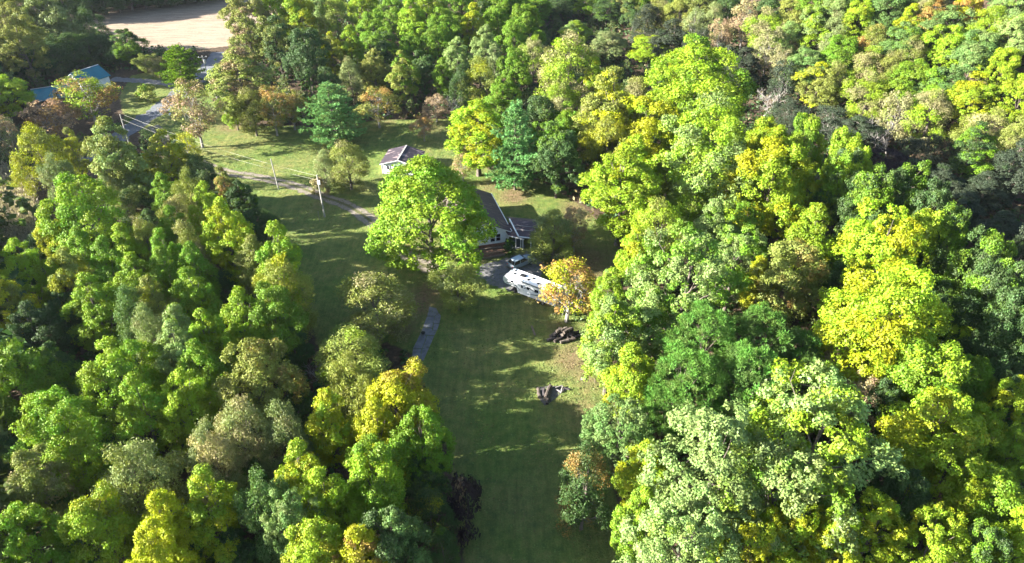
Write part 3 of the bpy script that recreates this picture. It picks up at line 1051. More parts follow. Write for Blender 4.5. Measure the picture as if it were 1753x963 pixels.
def build_heap():
    rng = random.Random(5)

    def pt(x, y, z):
        q = G(x, y)[0]
        return (q.x, q.y, z)
    g = 'charred logs of the burnt heap'
    log('log', pt(921, 668, 0.25), pt(924, 682, 0.25), 0.26, M['dark_bark'], 'short brown log at the end of the burnt heap', rng=rng)
    log('log', pt(931, 668, 0.22), pt(931.5, 681, 0.22), 0.2, M['charred'], 'black log between the brown logs of the burnt heap', rng=rng)
    log('log', pt(942, 663, 0.35), pt(933, 684, 0.32), 0.26, M['dark_bark'], 'thick log laid aslant on the burnt heap', rng=rng)
    log('log', pt(941, 668, 0.2), pt(936, 693, 0.2), 0.2, M['dark_bark'], 'longest dark log reaching out of the burnt heap', rng=rng)
    log('branch', pt(951, 667, 0.12), pt(961, 672, 0.10), 0.09, M['pale_bark'], 'pale branch forming the foot of a triangle beside the burnt heap', 'branch', rng=rng)
    log('branch', pt(961, 672, 0.18), pt(963, 662, 0.22), 0.09, M['pale_bark'], 'pale branch forming the upright of a triangle beside the burnt heap', 'branch', rng=rng)
    log('branch', pt(951, 666, 0.26), pt(962, 662, 0.30), 0.07, M['pale_bark'], 'thin pale branch closing the triangle beside the burnt heap', 'branch', rng=rng)
    log('branch', pt(962, 664, 0.15), pt(975, 668, 0.12), 0.10, M['charred'], 'charred branch trailing away from the burnt heap', 'branch', rng=rng)
    pl = world_poly([(995, 646), (1001, 645), (1004, 650), (993, 651)])
    m = pl.mean(0)
    pl = pl - m
    ob = MB().prism([(x, y, -0.03) for x, y in pl[::-1]], [(x, y, 0.10) for x, y in pl[::-1]]).build('flat_stone', M['pale_stone'], None, 0.01)
    ob.location = (m[0], m[1], 0)
    tag(ob, 'pale flat stone lying in the grass near the burnt heap', 'stone')
    q = G(1018, 655)[0]
    ob = MB().tube([(0, 0, -0.2), (0.02, 0, 0.9)], 0.05, 6).build('stake', M['wood'])
    ob.location = q
    tag(ob, 'short brown stake in the dry grass near the flat stone', 'stake')
    q = G(913, 566)[0]
    ob = MB().box((0, 0, 0), (0.26, 2.2, 0.08)).build('plank', M['wood'], None, 0.01)
    ob.location = (q.x, q.y, 0.07)
    ob.rotation_euler = (0, 0, R(12))
    tag(ob, 'brown plank lying in the grass near the firewood pile', 'plank')
    q = G(293, 203)[0]
    t = thing('mailbox', 'small white mailbox on a post beside the road', 'mailbox', (q.x, q.y, 0))
    MB().box((0, 0, 0.5), (0.1, 0.1, 1.0)).build('post', M['wood'], t)
    bx = MB()
    prof = [(-0.14, 0), (0.14, 0), (0.14, 0.2), (0.1, 0.29), (0, 0.33), (-0.1, 0.29), (-0.14, 0.2)]
    bx.prism([(x, 0.35, 1.0 + z) for x, z in prof], [(x, -0.35, 1.0 + z) for x, z in prof])
    bx.build('box', M['white_paint'], t)


build_firewood()
build_heap()

# ------------------------------------------------------------------ trees: prototypes
def unit(v):
    return v / np.maximum(np.linalg.norm(v, axis=-1, keepdims=True), 1e-9)


ENV = {
    'oak': lambda t: np.sin(np.pi * np.clip(0.10 + 0.80 * t, 0, 1)) ** 0.75,
    'bigoak': lambda t: np.sin(np.pi * np.clip(0.12 + 0.78 * t, 0, 1)) ** 0.75,
    'maple': lambda t: np.clip(np.sin(np.pi * np.clip(0.27 + 0.69 * t, 0, 1)), 0, 1) ** 0.9,
    'poplar': lambda t: np.clip(np.sin(np.pi * (0.14 + 0.82 * t ** 1.05)), 0, 1) ** 0.9,
    'clump': lambda t: np.sin(np.pi * np.clip(0.16 + 0.74 * t, 0, 1)) ** 0.7,
    'feather': lambda t: np.sin(np.pi * np.clip(0.16 + 0.78 * t, 0, 1)) ** 0.8,
    'thin': lambda t: np.sin(np.pi * np.clip(0.10 + 0.80 * t, 0, 1)) ** 0.9,
    'pinetuft': lambda t: np.sin(np.pi * np.clip(0.22 + 0.70 * t, 0, 1)) ** 0.8,
    'shrub': lambda t: np.sin(np.pi * np.clip(0.30 + 0.64 * t, 0, 1)) ** 0.7,
    'cedar': lambda t: np.clip(1.0 - t, 0.02, 1) ** 0.75 * np.clip(t * 9 + 0.4, 0, 1),
}
# width, height, crown base fraction, lobes, lobe radius fraction, clumps per lobe, clump radius, leaves per clump, leaf length, leaf width fraction
SPEC = {
    'oak':      dict(W=9.0, H=15.0, cb=0.20, lobes=28, lr=0.24, cl=30, cr=0.58, n=56, ll=0.25, lw=0.6),
    'bigoak':   dict(W=13.0, H=17.0, cb=0.14, lobes=54, lr=0.18, cl=32, cr=0.64, n=46, ll=0.27, lw=0.6),
    'maple':    dict(W=14.0, H=17.0, cb=0.10, lobes=60, lr=0.17, cl=32, cr=0.62, n=44, ll=0.29, lw=0.6),
    'poplar':   dict(W=7.5, H=16.5, cb=0.18, lobes=32, lr=0.23, cl=26, cr=0.52, n=50, ll=0.24, lw=0.62),
    'clump':    dict(W=10.0, H=16.0, cb=0.18, lobes=34, lr=0.21, cl=20, cr=0.50, n=54, ll=0.27, lw=0.5),
    'feather':  dict(W=7.0, H=10.5, cb=0.10, lobes=26, lr=0.24, cl=30, cr=0.55, n=40, ll=0.23, lw=0.38),
    'thin':     dict(W=6.5, H=10.0, cb=0.22, lobes=20, lr=0.24, cl=24, cr=0.50, n=20, ll=0.25, lw=0.5),
    'pinetuft': dict(W=9.5, H=16.0, cb=0.25, lobes=38, lr=0.20, cl=15, cr=0.48, n=58, ll=0.38, lw=0.16),
    'shrub':    dict(W=3.0, H=2.6, cb=0.02, lobes=10, lr=0.30, cl=16, cr=0.32, n=14, ll=0.24, lw=0.55),
    'cedar':    dict(W=4.2, H=10.0, cb=0.04, lobes=34, lr=0.20, cl=14, cr=0.34, n=22, ll=0.26, lw=0.4),
}


def leaf_quads(P, Nrm, length, wfrac, rng, along=None):
    """one rhombic leaf per point; returns verts (n*4,3)"""
    n = len(P)
    a = rng.normal(size=(n, 3)) if along is None else along + 0.35 * rng.normal(size=(n, 3))
    a = unit(a - Nrm * np.sum(a * Nrm, 1)[:, None])
    b = np.cross(Nrm, a)
    L = (length * rng.uniform(0.65, 1.35, n))[:, None]
    W = L * wfrac * rng.uniform(0.8, 1.2, n)[:, None]
    tip = P + a * L * 0.5 - Nrm * L * 0.12
    return np.stack([P - a * L * 0.5, P + b * W * 0.5, tip, P - b * W * 0.5], 1).reshape(-1, 3)


def crown_arrays(kind, rng):
    S = SPEC[kind]
    Rr, H = S['W'] / 2, S['H']
    z0 = H * S['cb']
    ch = H - z0
    env = ENV[kind]
    nl = S['lobes']
    k = np.arange(nl)
    t = (k + 0.5) / nl
    if kind != 'cedar':
        t = t ** 0.85
    t = np.clip(t + rng.normal(0, 0.03, nl), 0.02, 0.97)
    ang = k * 2.39996 + rng.normal(0, 0.35, nl)
    lr = Rr * S['lr'] * 2 * rng.uniform(0.72, 1.2, nl) * np.clip(env(t) * 1.05, 0.5, 1)
    if kind in ('cedar',):
        lr *= np.clip(1.25 - t, 0.35, 1)
    wob = 1 + 0.16 * np.sin(2 * ang + rng.uniform(0, 6.28)) + 0.12 * rng.normal(size=nl)
    rad = np.clip(env(t) * Rr * wob - lr * 0.75, 0, None)
    rad *= rng.choice([1.0, 1.0, 1.0, 0.55], nl)
    LC = np.stack([rad * np.cos(ang), rad * np.sin(ang), z0 + t * (ch - lr * 0.8) + lr * 0.1], 1)
    LC[:, 2] += rng.normal(0, 0.03 * ch, nl)
    # clumps over each lobe's outer side
    C, O, LI = [], [], []
    for i in range(nl):
        m = int(S['cl'] * (lr[i] / (Rr * S['lr'] * 2)) ** 1.6) + 4
        d = unit(rng.normal(size=(m * 3, 3)))
        outw = unit(np.array([LC[i, 0], LC[i, 1], 0.55 * Rr]))
        sc = d @ outw + 0.35 * rng.normal(size=len(d))
        d = d[np.argsort(-sc)[:m]]
        rr = lr[i] * rng.uniform(0.72, 1.08, m)[:, None]
        c = LC[i] + d * rr * np.array([1, 1, 0.85])
        C.append(c)
        O.append(d)
        LI.append(np.full(m, i))
    C, O, LI = np.vstack(C), np.vstack(O), np.concatenate(LI)
    dist = np.linalg.norm(C[:, None, :] - LC[None], axis=2) / lr[None]
    dist[np.arange(len(C)), LI] = 9
    keep = dist.min(1) > 0.72
    C, O, LI = C[keep], O[keep], LI[keep]
    keep = C[:, 2] > z0 * 0.55
    C, O, LI = C[keep], O[keep], LI[keep]
    nc = len(C)
    cr = S['cr'] * rng.uniform(0.65, 1.35, nc)
    nlv = np.maximum(4, (S['n'] * (cr / S['cr']) ** 2).astype(int))
    idx = np.repeat(np.arange(nc), nlv)
    d = unit(rng.normal(size=(len(idx), 3)))
    P = C[idx] + d * (cr[idx] * rng.uniform(0.15, 1, len(idx)) ** 0.45)[:, None] * np.array([1, 1, 0.8])
    up = np.array([0, 0, 1.0])
    along = None
    if kind == 'pinetuft':
        along = unit(d + 0.5 * up)
        Nn = unit(np.cross(along, rng.normal(size=d.shape)))
    elif kind == 'feather':
        Nn = unit(0.5 * d + 0.5 * O[idx] + 0.3 * up + 0.8 * rng.normal(size=d.shape))
    else:
        Nn = unit(0.55 * d + 0.45 * O[idx] + 0.45 * up + 0.55 * rng.normal(size=d.shape))
    V = leaf_quads(P, Nn, S['ll'], S['lw'], rng, along)
    # clump value: neighbouring lobes share it, so colour turns in patches
    lobe_val = rng.uniform(0, 1, nl)
    cv = np.clip(0.6 * lobe_val[LI] + 0.4 * rng.uniform(0, 1, nc), 0, 1)
    tint = np.clip(0.5 * rng.uniform(0, 1, len(idx)) + 0.5 * rng.uniform(0, 1, nc)[idx], 0, 1)
    return V, tint, cv[idx], LC, lr


def quads_mesh(name, V, tint, clump, mat):
    n = len(V) // 4
    return mesh_np(name, V, np.arange(n * 4), np.full(n, 4), mat, {'tint': tint, 'clump': clump})


def trunk_mesh(kind, LC, lr, rng, mat, twigs=0, r0=None):
    S = SPEC[kind]
    H = S['H']
    mb = MB()
    r0 = r0 or H * 0.017
    top = H * 0.86
    lean = rng.normal(0, 0.02 * H, 2)

    def axis(z):
        q = z / H
        return Vector((lean[0] * q * q + 0.1 * math.sin(q * 7), lean[1] * q * q + 0.1 * math.cos(q * 5) - 0.1, z))
    zs = [-0.3, 0.25, 0.12 * H, 0.3 * H, 0.5 * H, 0.7 * H, top]
    rs = [r0 * 1.7, r0 * 1.25, r0, r0 * 0.85, r0 * 0.6, r0 * 0.35, r0 * 0.12]
    mb.tube([axis(z) for z in zs], rs, 7)
    order = rng.permutation(len(LC))[:min(len(LC), 16)]
    for i in order:
        e = Vector(LC[i])
        zb = max(0.14 * H, e.z - 0.22 * H * rng.uniform(0.5, 1.3))
        zb = min(zb, 0.8 * H)
        b = axis(zb)
        mid = b.lerp(e, 0.55) + Vector((0, 0, 0.02 * H * rng.uniform(-1, 0.4)))
        rb = r0 * (0.5 * (1 - zb / H) + 0.12)
        mb.tube([b, mid, e], [rb, rb * 0.6, rb * 0.25], 5, cap=False)
        for _ in range(twigs):
            d = Vector(unit(rng.normal(size=3) + np.array([0.6 * e.x / max(1, S['W'] / 2), 0.6 * e.y / max(1, S['W'] / 2), 0.6])))
            st = mid.lerp(e, rng.uniform(0.1, 1.0))
            en = st + d * lr[i] * rng.uniform(0.8, 1.35)
            mb.tube([st, st.lerp(en, 0.5) + Vector(rng.normal(0, 0.08, 3)), en], [rb * 0.30, rb * 0.2, rb * 0.06], 4, cap=False)
    me = bpy.data.meshes.new('trunk')
    me.from_pydata(mb.v, [], mb.f)
    me.materials.append(mat)
    me.update()
    return me


def pine_proto(rng, W=8.5, H=15.0, cb=0.10, droop=0.0):
    """white pine: whorls of long boughs carrying flat layers of up-turned needle tufts"""
    mb = MB()
    r0 = H * 0.016
    mb.tube([(0, 0, -0.3), (0, 0, 0.3), (0.05, 0.05, H * 0.5), (0, 0, H * 0.97)], [r0 * 1.6, r0 * 1.2, r0 * 0.7, r0 * 0.1], 7)
    Ps, Al, Nr, Tn, Cv = [], [], [], [], []
    z = H * cb
    while z < H * 0.985:
        t = (z - H * cb) / (H * (1 - cb))
        rr = W / 2 * (np.clip(1 - t, 0, 1) ** 0.62) * min(1, 0.62 + 2.6 * t) * rng.uniform(0.88, 1.12)
        nb = int(rng.integers(6, 9)) if t < 0.85 else 5
        a0 = rng.uniform(0, 6.28)
        for k in range(nb):
            a = a0 + k * 6.283 / nb + rng.normal(0, 0.22)
            ln = max(0.35, rr * rng.uniform(0.55, 1.25))
            dirh = np.array([math.cos(a), math.sin(a), 0])
            rise = ln * (0.18 + 0.35 * t - droop)
            b = np.array([0, 0, z])
            e = b + dirh * ln + np.array([0, 0, rise])
            mb.tube([b, (b + e) / 2 - np.array([0, 0, 0.06 * ln]), e], [r0 * 0.34 * (1.1 - t), r0 * 0.2 * (1.1 - t), 0.01], 4, cap=False)
            nt_ = max(3, int(ln * 3.4))
            cvb = rng.uniform(0, 1)
            for s in np.linspace(0.32, 1.04, nt_):
                wdt = 0.30 * ln * (1.08 - s) + 0.22
                for q in range(3):
                    c = b + (e - b) * s + np.array([-dirh[1], dirh[0], 0]) * rng.normal(0, wdt) + np.array([0, 0, rng.normal(0.05, 0.10)])
                    m = 11
                    d = unit(dirh * 0.55 + np.array([0, 0, 0.55]) + 0.75 * rng.normal(size=(m, 3)))
                    Ps.append(c + d * 0.17)
                    Al.append(d)
                    Nr.append(unit(np.cross(d, rng.normal(size=(m, 3)))))
                    Tn.append(rng.uniform(0, 1, m))
                    Cv.append(np.full(m, 0.5 * cvb + 0.5 * rng.uniform()))
        z += H * 0.058 * rng.uniform(0.8, 1.2)
    P, A, Nn = np.vstack(Ps), np.vstack(Al), np.vstack(Nr)
    V = leaf_quads(P, Nn, 0.40, 0.2, rng, A)
    crown = quads_mesh('crown', V, np.concatenate(Tn), np.concatenate(Cv), M['needle'])
    tr = bpy.data.meshes.new('trunk')
    tr.from_pydata(mb.v, [], mb.f)
    tr.materials.append(M['dark_bark'])
    tr.update()
    return tr, crown, W, H


def bare_proto(rng, W=5.0, H=9.0):
    """leafless tree: three generations of branches"""
    mb, tw = MB(), MB()
    r0 = H * 0.016

    def grow(m, p, d, ln, r, depth):
        pts, q = [p], p
        for k in range(3):
            d = (d + Vector(rng.normal(0, 0.13, 3)) + Vector((0, 0, 0.05))).normalized()
            q = q + d * ln / 3
            pts.append(q)
        m.tube(pts, [r, r * 0.8, r * 0.6, r * 0.4], 6 if depth == 0 else 4, cap=False)
        if depth < 4:
            for _ in range(5 if depth < 2 else 4):
                s = pts[1 + int(rng.integers(0, 3))]
                side = Vector(unit(rng.normal(size=3)))
                nd = (d * 0.75 + side * 0.65 + Vector((0, 0, 0.15))).normalized()
                grow(tw, s, nd, ln * rng.uniform(0.5, 0.72), max(r * 0.45, 0.012), depth + 1)
    grow(mb, Vector((0, 0, -0.3)), Vector((0.02, 0, 1)), H * 0.45, r0, 0)
    res = []
    for nm, m in (('trunk', mb), ('branches', tw)):
        me = bpy.data.meshes.new(nm)
        me.from_pydata(m.v, [], m.f)
        me.materials.append(M['pale_bark'])
        me.update()
        res.append(me)
    return res[0], res[1], W, H


PROTO = {}
ARR = {}
for kind, nvar in (('oak', 4), ('bigoak', 2), ('maple', 1), ('poplar', 4), ('clump', 4), ('feather', 3), ('thin', 3), ('pinetuft', 2), ('shrub', 2), ('cedar', 1)):
    PROTO[kind] = []
    ARR[kind] = []
    for v in range(nvar):
        rng = np.random.default_rng(100 * v + sum(map(ord, kind)))
        V, tint, cl, LC, lr = crown_arrays(kind, rng)
        me = quads_mesh('crown', V, tint, cl, M['needle'] if kind in ('pinetuft', 'cedar') else M['leaf'])
        tk = trunk_mesh(kind, LC, lr, rng, M['pale_bark'] if kind == 'thin' else (M['dark_bark'] if kind in ('oak', 'pinetuft', 'cedar') else M['bark']),
                        {'thin': 9, 'feather': 5, 'poplar': 2}.get(kind, 1))
        PROTO[kind].append((tk, me, SPEC[kind]['W'], SPEC[kind]['H']))
        ARR[kind].append((V, tint, cl))
PROTO['pine'] = [pine_proto(np.random.default_rng(s), 9.0, 13.5, 0.07) for s in (5, 6)]
PROTO['bare'] = [bare_proto(np.random.default_rng(s)) for s in (3, 8)]

# leaf colours (albedo) and their words
PAL = {
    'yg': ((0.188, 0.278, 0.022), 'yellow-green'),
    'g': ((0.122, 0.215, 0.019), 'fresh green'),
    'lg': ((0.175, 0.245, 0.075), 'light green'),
    'dg': ((0.047, 0.086, 0.023), 'dark green'),  # dark green, lowered so the gaps between crowns look more shaded
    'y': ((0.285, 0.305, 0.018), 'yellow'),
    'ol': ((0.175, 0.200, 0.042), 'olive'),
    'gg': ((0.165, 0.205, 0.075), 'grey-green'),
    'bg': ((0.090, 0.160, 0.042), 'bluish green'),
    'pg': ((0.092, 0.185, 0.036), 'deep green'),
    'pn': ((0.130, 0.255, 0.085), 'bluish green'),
    'dl': ((0.040, 0.054, 0.030), 'dull dark olive'),  # dull olive with the ravine's shade put into the leaf colour
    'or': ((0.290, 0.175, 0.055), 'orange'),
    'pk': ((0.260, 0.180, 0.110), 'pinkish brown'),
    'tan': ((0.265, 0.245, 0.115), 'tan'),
    'pu': ((0.026, 0.016, 0.018), 'dark purple'),  # dark purple, deepened further to carry the shade around it
}
WORD = {'oak': 'rounded tree', 'poplar': 'oval-crowned tree', 'clump': 'broad tufted tree', 'feather': 'airy tree',
        'thin': 'half-bare tree', 'pinetuft': 'tufted evergreen', 'shrub': 'bushy shrub', 'cedar': 'narrow evergreen',
        'pine': 'pine', 'bare': 'leafless tree', 'bigoak': 'huge spreading tree'}
NAME = {'maple': 'broadleaf_tree', 'bigoak': 'broadleaf_tree', 'oak': 'broadleaf_tree', 'poplar': 'broadleaf_tree', 'clump': 'broadleaf_tree', 'feather': 'broadleaf_tree', 'thin': 'broadleaf_tree',
        'pinetuft': 'evergreen_tree', 'shrub': 'shrub', 'cedar': 'evergreen_tree', 'pine': 'pine_tree', 'bare': 'dead_tree'}
CATG = {'shrub': 'shrub', 'pine': 'pine', 'cedar': 'evergreen', 'pinetuft': 'evergreen', 'bare': 'dead tree'}
RATIO = {'maple': 1.25, 'bigoak': 1.25, 'oak': 1.55, 'poplar': 2.0, 'clump': 1.55, 'feather': 1.4, 'thin': 1.5, 'pinetuft': 1.6, 'shrub': 0.85, 'cedar': 2.3, 'pine': 1.6, 'bare': 1.7}
ACC = {'yg': 'y', 'g': 'yg', 'lg': 'yg', 'dg': 'g', 'y': 'yg', 'ol': 'tan', 'gg': 'tan', 'bg': 'lg', 'or': 'pk', 'pk': 'ol', 'tan': 'yg', 'pu': 'pk', 'pg': 'lg', 'pn': 'lg', 'dl': 'dg'}
WOODS = []
PLACED = []      # x, y, width, height
RNG = random.Random(77)


def plant(kind, col, base, W, H, label=None, group=None, acc=None, amount=None, variant=None, rz=None, tilt=0.0):
    i = RNG.randrange(len(PROTO[kind])) if variant is None else variant
    tk, cr, W0, H0 = PROTO[kind][i]
    root = thing(NAME[kind], label, CATG.get(kind, 'tree'), base, RNG.uniform(0, 6.28) if rz is None else rz, group)
    if tilt:
        root.rotation_euler[0] = tilt
    root.scale = (W / W0, W / W0, H / H0)
    t = link('trunk', tk, root)
    c = link('branches' if kind == 'bare' else 'crown', cr, root)
    k = RNG.uniform(0.86, 1.14)
    hue = RNG.uniform(-0.06, 0.06)
    b = PAL[col][0]
    c.color = (b[0] * k * (1 + hue), b[1] * k, b[2] * k, 1)
    if kind != 'bare':
        c['accent'] = [float(q) for q in PAL[acc or ACC[col]][0]]
        c['accent_amount'] = float(RNG.uniform(0.05, 0.32) if amount is None else amount)
    PLACED.append((base[0], base[1], W, H))
    return root


def zone(px, py, p):
    d = float(sdist([(p.x, p.y)], PLATEAU)[0])
    if d > 40:
        return 'on the hillside across the ravine'
    if d > 12:
        return 'down in the shaded ravine'
    if p.x < -88 and p.y > 172:
        return 'in the woods behind the teal roofs'
    if p.y > 150:
        return 'in the woods behind the shed' if p.x < 0 else 'on the rise behind the dark pine'
    if p.x > 8:
        if p.y > 95:
            return 'in the woods facing the carport'
        if p.y > 72:
            return 'on the ridge above the firewood'
        return 'on the ridge above the log heap'
    if p.y > 118:
        return 'in the woods between driveway and road'
    if p.y > 88:
        return 'in the woods beside the shaded lawn'
    if p.y > 68:
        return 'in the woods facing the concrete strip'
    return 'in the woods opposite the log heap'


def tree(px, py, wpx, kind, col, **kw):
    """px, py: middle of the crown's visible upper part; wpx: its width in photo pixels. Distance follows from the
    ground under it and a height usual for its width."""
    if kind == 'oak' and px < 560 and py > 240 and wpx < 90:
        kind = 'poplar'
    lo, hi = ((14.5 if py > 330 else 11.5), 20.5) if px < 850 else (12.0, 21.0)
    H = 15.0
    for _ in range(6):
        p, t = G(px, py, H * 0.66)
        W = wpx * (0.98 if px < 850 else 1.12) * t / FPX
        crest = px > 950 and abs(float(sdist([(p.x, p.y)], PLATEAU)[0])) < 12
        H = min(max(W * RATIO[kind] * (1.25 if (px < 850 and py > 330) or crest else 1.1), lo + (6 if crest else 0)), hi)
        if kind == 'shrub':
            H = W * 0.85
        if col == 'dg' and px < 850 and py > 240:        # the dark ones stand below their neighbours
            H = min(max(W * RATIO[kind], 8.0), 11.5)
        d_ = float(sdist([(p.x, p.y)], PLATEAU)[0])
        if d_ > 12:
            H = min(H, 10.5 if d_ < 50 else 15.0)
            W = min(W, 11.5)
    W = max(W, H * 0.36) if kind != 'shrub' else W
    base = (p.x, p.y, ter(p.x, p.y) - 0.05)
    where = zone(px, py, p)
    word = WORD[kind]
    if kind == 'bare':
        lab = f'pale grey {word} {where}'
    else:
        if H > 17.5:
            word = 'tall ' + word
        elif W < 0.42 * H and kind not in ('cedar',):
            word = 'slender ' + word
        am = kw.get('amount', 0)
        tg = f" tinged {PAL[kw.get('acc') or ACC[col]][1]}" if am >= 0.3 else ''
        lab = f'{PAL[col][1]} {word}{tg} {where}'
        if len(lab.replace('-', ' ').split()) > 16:
            lab = f'{PAL[col][1]} {WORD[kind]}{tg} {where}'
        if len(lab.replace('-', ' ').split()) > 16:
            lab = f'{PAL[col][1]} {WORD[kind]} {where}'
    kw.setdefault('amount', RNG.uniform(0.05, 0.22))
    r = plant(kind, col, base, W, H, lab, None, **kw)
    WOODS.append((r, p.x, p.y, col))
    return r


def tree_at(bx, by, ty, wpx, kind, col, label, H=None, **kw):
    """a tree whose foot shows: bx, by = foot pixel, ty = top pixel row"""
    p, t = G(bx, by)
    if H is None:
        H = 1.0
        for _ in range(100):
            if project([(p.x, p.y, p.z + H)])[0, 1] <= ty:
                break
            H += 0.25
    W = wpx * t / FPX
    return plant(kind, col, (p.x, p.y, p.z - 0.05), W, H, label, **kw)


# ---- the trees standing on their own around the lawn
tree_at(740, 448, 274, 190, 'maple', 'g', 'huge spreading green maple hiding the house roof', acc='yg', amount=0.5, variant=0, rz=0.4)
tree_at(784, 530, 452, 78, 'feather', 'ol', 'small round olive tree standing alone by the head of the concrete strip', acc='gg', amount=0.3)
tree_at(652, 582, 472, 134, 'feather', 'ol', 'wide olive willow-like tree beside the concrete strip', acc='tan', amount=0.35)
tree_at(612, 674, 572, 124, 'feather', 'ol', 'olive feathery tree at the wood edge below the willow-like tree', acc='yg', amount=0.3)
tree_at(945, 446, 362, 84, 'feather', 'ol', 'olive tree growing over the carport corner behind the trailer', acc='gg', amount=0.4)
tree_at(970, 550, 450, 112, 'thin', 'y', 'yellow and orange autumn tree overhanging the trailer and firewood', acc='or', amount=0.55)
tree_at(982, 430, 355, 58, 'thin', 'tan', 'tan half-bare shrubby tree beside the carport', acc='pk', amount=0.6)
tree_at(1056, 418, 258, 112, 'poplar', 'yg', 'bright yellow-green tree with a dark trunk at the lawn edge past the carport', variant=0, amount=0.2)
tree_at(882, 324, 176, 100, 'pine', 'pn', 'dark green cone-shaped pine behind the house', variant=0)
tree_at(820, 300, 172, 105, 'poplar', 'yg', 'pale yellow-green tree beside the dark pine behind the house', acc='y', amount=0.35)
tree_at(793, 312, 258, 48, 'thin', 'pk', 'small pinkish tree under the pale yellow-green tree', amount=0.5)
tree_at(575, 246, 144, 112, 'pine', 'pn', 'broad bluish green pine standing on the lawn before the shed', variant=1, acc='lg', amount=0.3)
tree_at(602, 324, 242, 74, 'feather', 'ol', 'multi-stemmed olive tree on the lawn next to the shed', acc='tan', amount=0.25)
tree_at(562, 322, 258, 46, 'feather', 'gg', 'small wispy grey-green tree by the utility pole with a transformer', amount=0.2)
tree_at(347, 252, 140, 82, 'thin', 'ol', 'olive and pink tree with one clear trunk beside the road bend', acc='pk', amount=0.55, variant=0)
tree_at(427, 205, 80, 100, 'poplar', 'ol', 'tall olive tree tinged pink beside the leaning snag', acc='pk', amount=0.3)
tree_at(440, 232, 150, 62, 'feather', 'ol', 'olive tree in the row behind the snag', amount=0.2)
tree_at(475, 232, 150, 58, 'thin', 'or', 'small orange tree at the end of the row behind the snag', acc='ol', amount=0.5)
tree_at(505, 222, 155, 50, 'thin', 'ol', 'brownish thin tree between the orange tree and the broad pine', acc='or', amount=0.4)
tree_at(408, 222, 160, 50, 'feather', 'yg', 'yellow-green bushy tree close to the leaning snag', acc='ol', amount=0.5)
tree_at(318, 148, 80, 74, 'pine', 'g', 'lone bright green pine beside the paved road', variant=1, acc='yg', amount=0.3)
tree_at(166, 214, 126, 96, 'thin', 'yg', 'orange-topped yellow-green tree in front of the white gable with teal roof', acc='or', amount=0.4, variant=2)
tree_at(98, 246, 174, 92, 'thin', 'pk', 'salmon pink leafed tree in front of the teal roof', acc='or', amount=0.4, variant=1)
tree_at(22, 216, 132, 88, 'oak', 'yg', 'bright yellow-green tree beside the teal roof', acc='y', amount=0.3)
tree_at(228, 112, 50, 50, 'oak', 'g', 'green tree at the field corner above the side drive', acc='dg', amount=0.5)
tree_at(252, 124, 92, 32, 'feather', 'ol', 'small round olive tree at the field edge', amount=0.1)
tree_at(275, 132, 94, 34, 'feather', 'tan', 'small tan-olive tree between the side drive and the field', acc='ol', amount=0.5)
tree_at(253, 172, 146, 34, 'shrub', 'ol', 'round olive shrub on the grass inside the road bend', acc='g', amount=0.4)
tree_at(727, 241, 198, 42, 'thin', 'or', 'small orange tree on the lawn behind the shed', acc='pk', amount=0.5)
tree_at(650, 218, 150, 66, 'thin', 'or', 'orange-olive tree at the wood edge behind the broad pine', acc='ol', amount=0.6)
tree_at(777, 208, 148, 40, 'bare', 'tan', 'white leafless tree at the wood edge behind the shed')
tree_at(748, 208, 164, 46, 'thin', 'pk', 'reddish brown tree beside the white leafless tree', acc='pu', amount=0.3)
tree_at(338, 104, 88, 12, 'cedar', 'yg', 'tiny yellow-green conifer beside the utility pole at the field', H=2.6)
tree_at(873, 434, 408, 22, 'shrub', 'dg', 'dark clipped shrub at the corner of the house front')
tree_at(995, 905, 765, 96, 'feather', 'dg', 'dull dark olive tree in shade at the lawn edge across from the purple bush', acc='or', amount=0.25)  # leaf colour lowered to paint in the shade at this edge
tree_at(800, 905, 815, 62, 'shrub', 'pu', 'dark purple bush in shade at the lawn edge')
tree_at(552, 655, 590, 52, 'bare', 'tan', 'grey leafless tree in the gap beside the feathery olive tree')
tree_at(1012, 545, 500, 55, 'shrub', 'dg', 'dark green shrub behind the firewood pile', acc='or', amount=0.3)
tree_at(548, 330, 303, 26, 'shrub', 'tan', 'pale tan round bush at the foot of the transformer pole', acc='pk', amount=0.5)

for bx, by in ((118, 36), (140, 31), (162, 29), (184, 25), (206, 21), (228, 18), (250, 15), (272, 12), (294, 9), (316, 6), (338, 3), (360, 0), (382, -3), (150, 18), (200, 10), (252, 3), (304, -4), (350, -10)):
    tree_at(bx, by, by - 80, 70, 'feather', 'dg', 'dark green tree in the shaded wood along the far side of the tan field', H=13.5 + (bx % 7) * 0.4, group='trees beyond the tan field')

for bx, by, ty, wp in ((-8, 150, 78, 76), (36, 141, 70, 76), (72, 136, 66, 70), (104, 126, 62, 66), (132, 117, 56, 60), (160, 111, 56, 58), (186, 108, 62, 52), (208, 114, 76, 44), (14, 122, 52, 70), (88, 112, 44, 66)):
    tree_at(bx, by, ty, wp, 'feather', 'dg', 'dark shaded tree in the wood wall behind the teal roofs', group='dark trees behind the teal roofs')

# ---- woods: crown middles read off the photograph
T = []
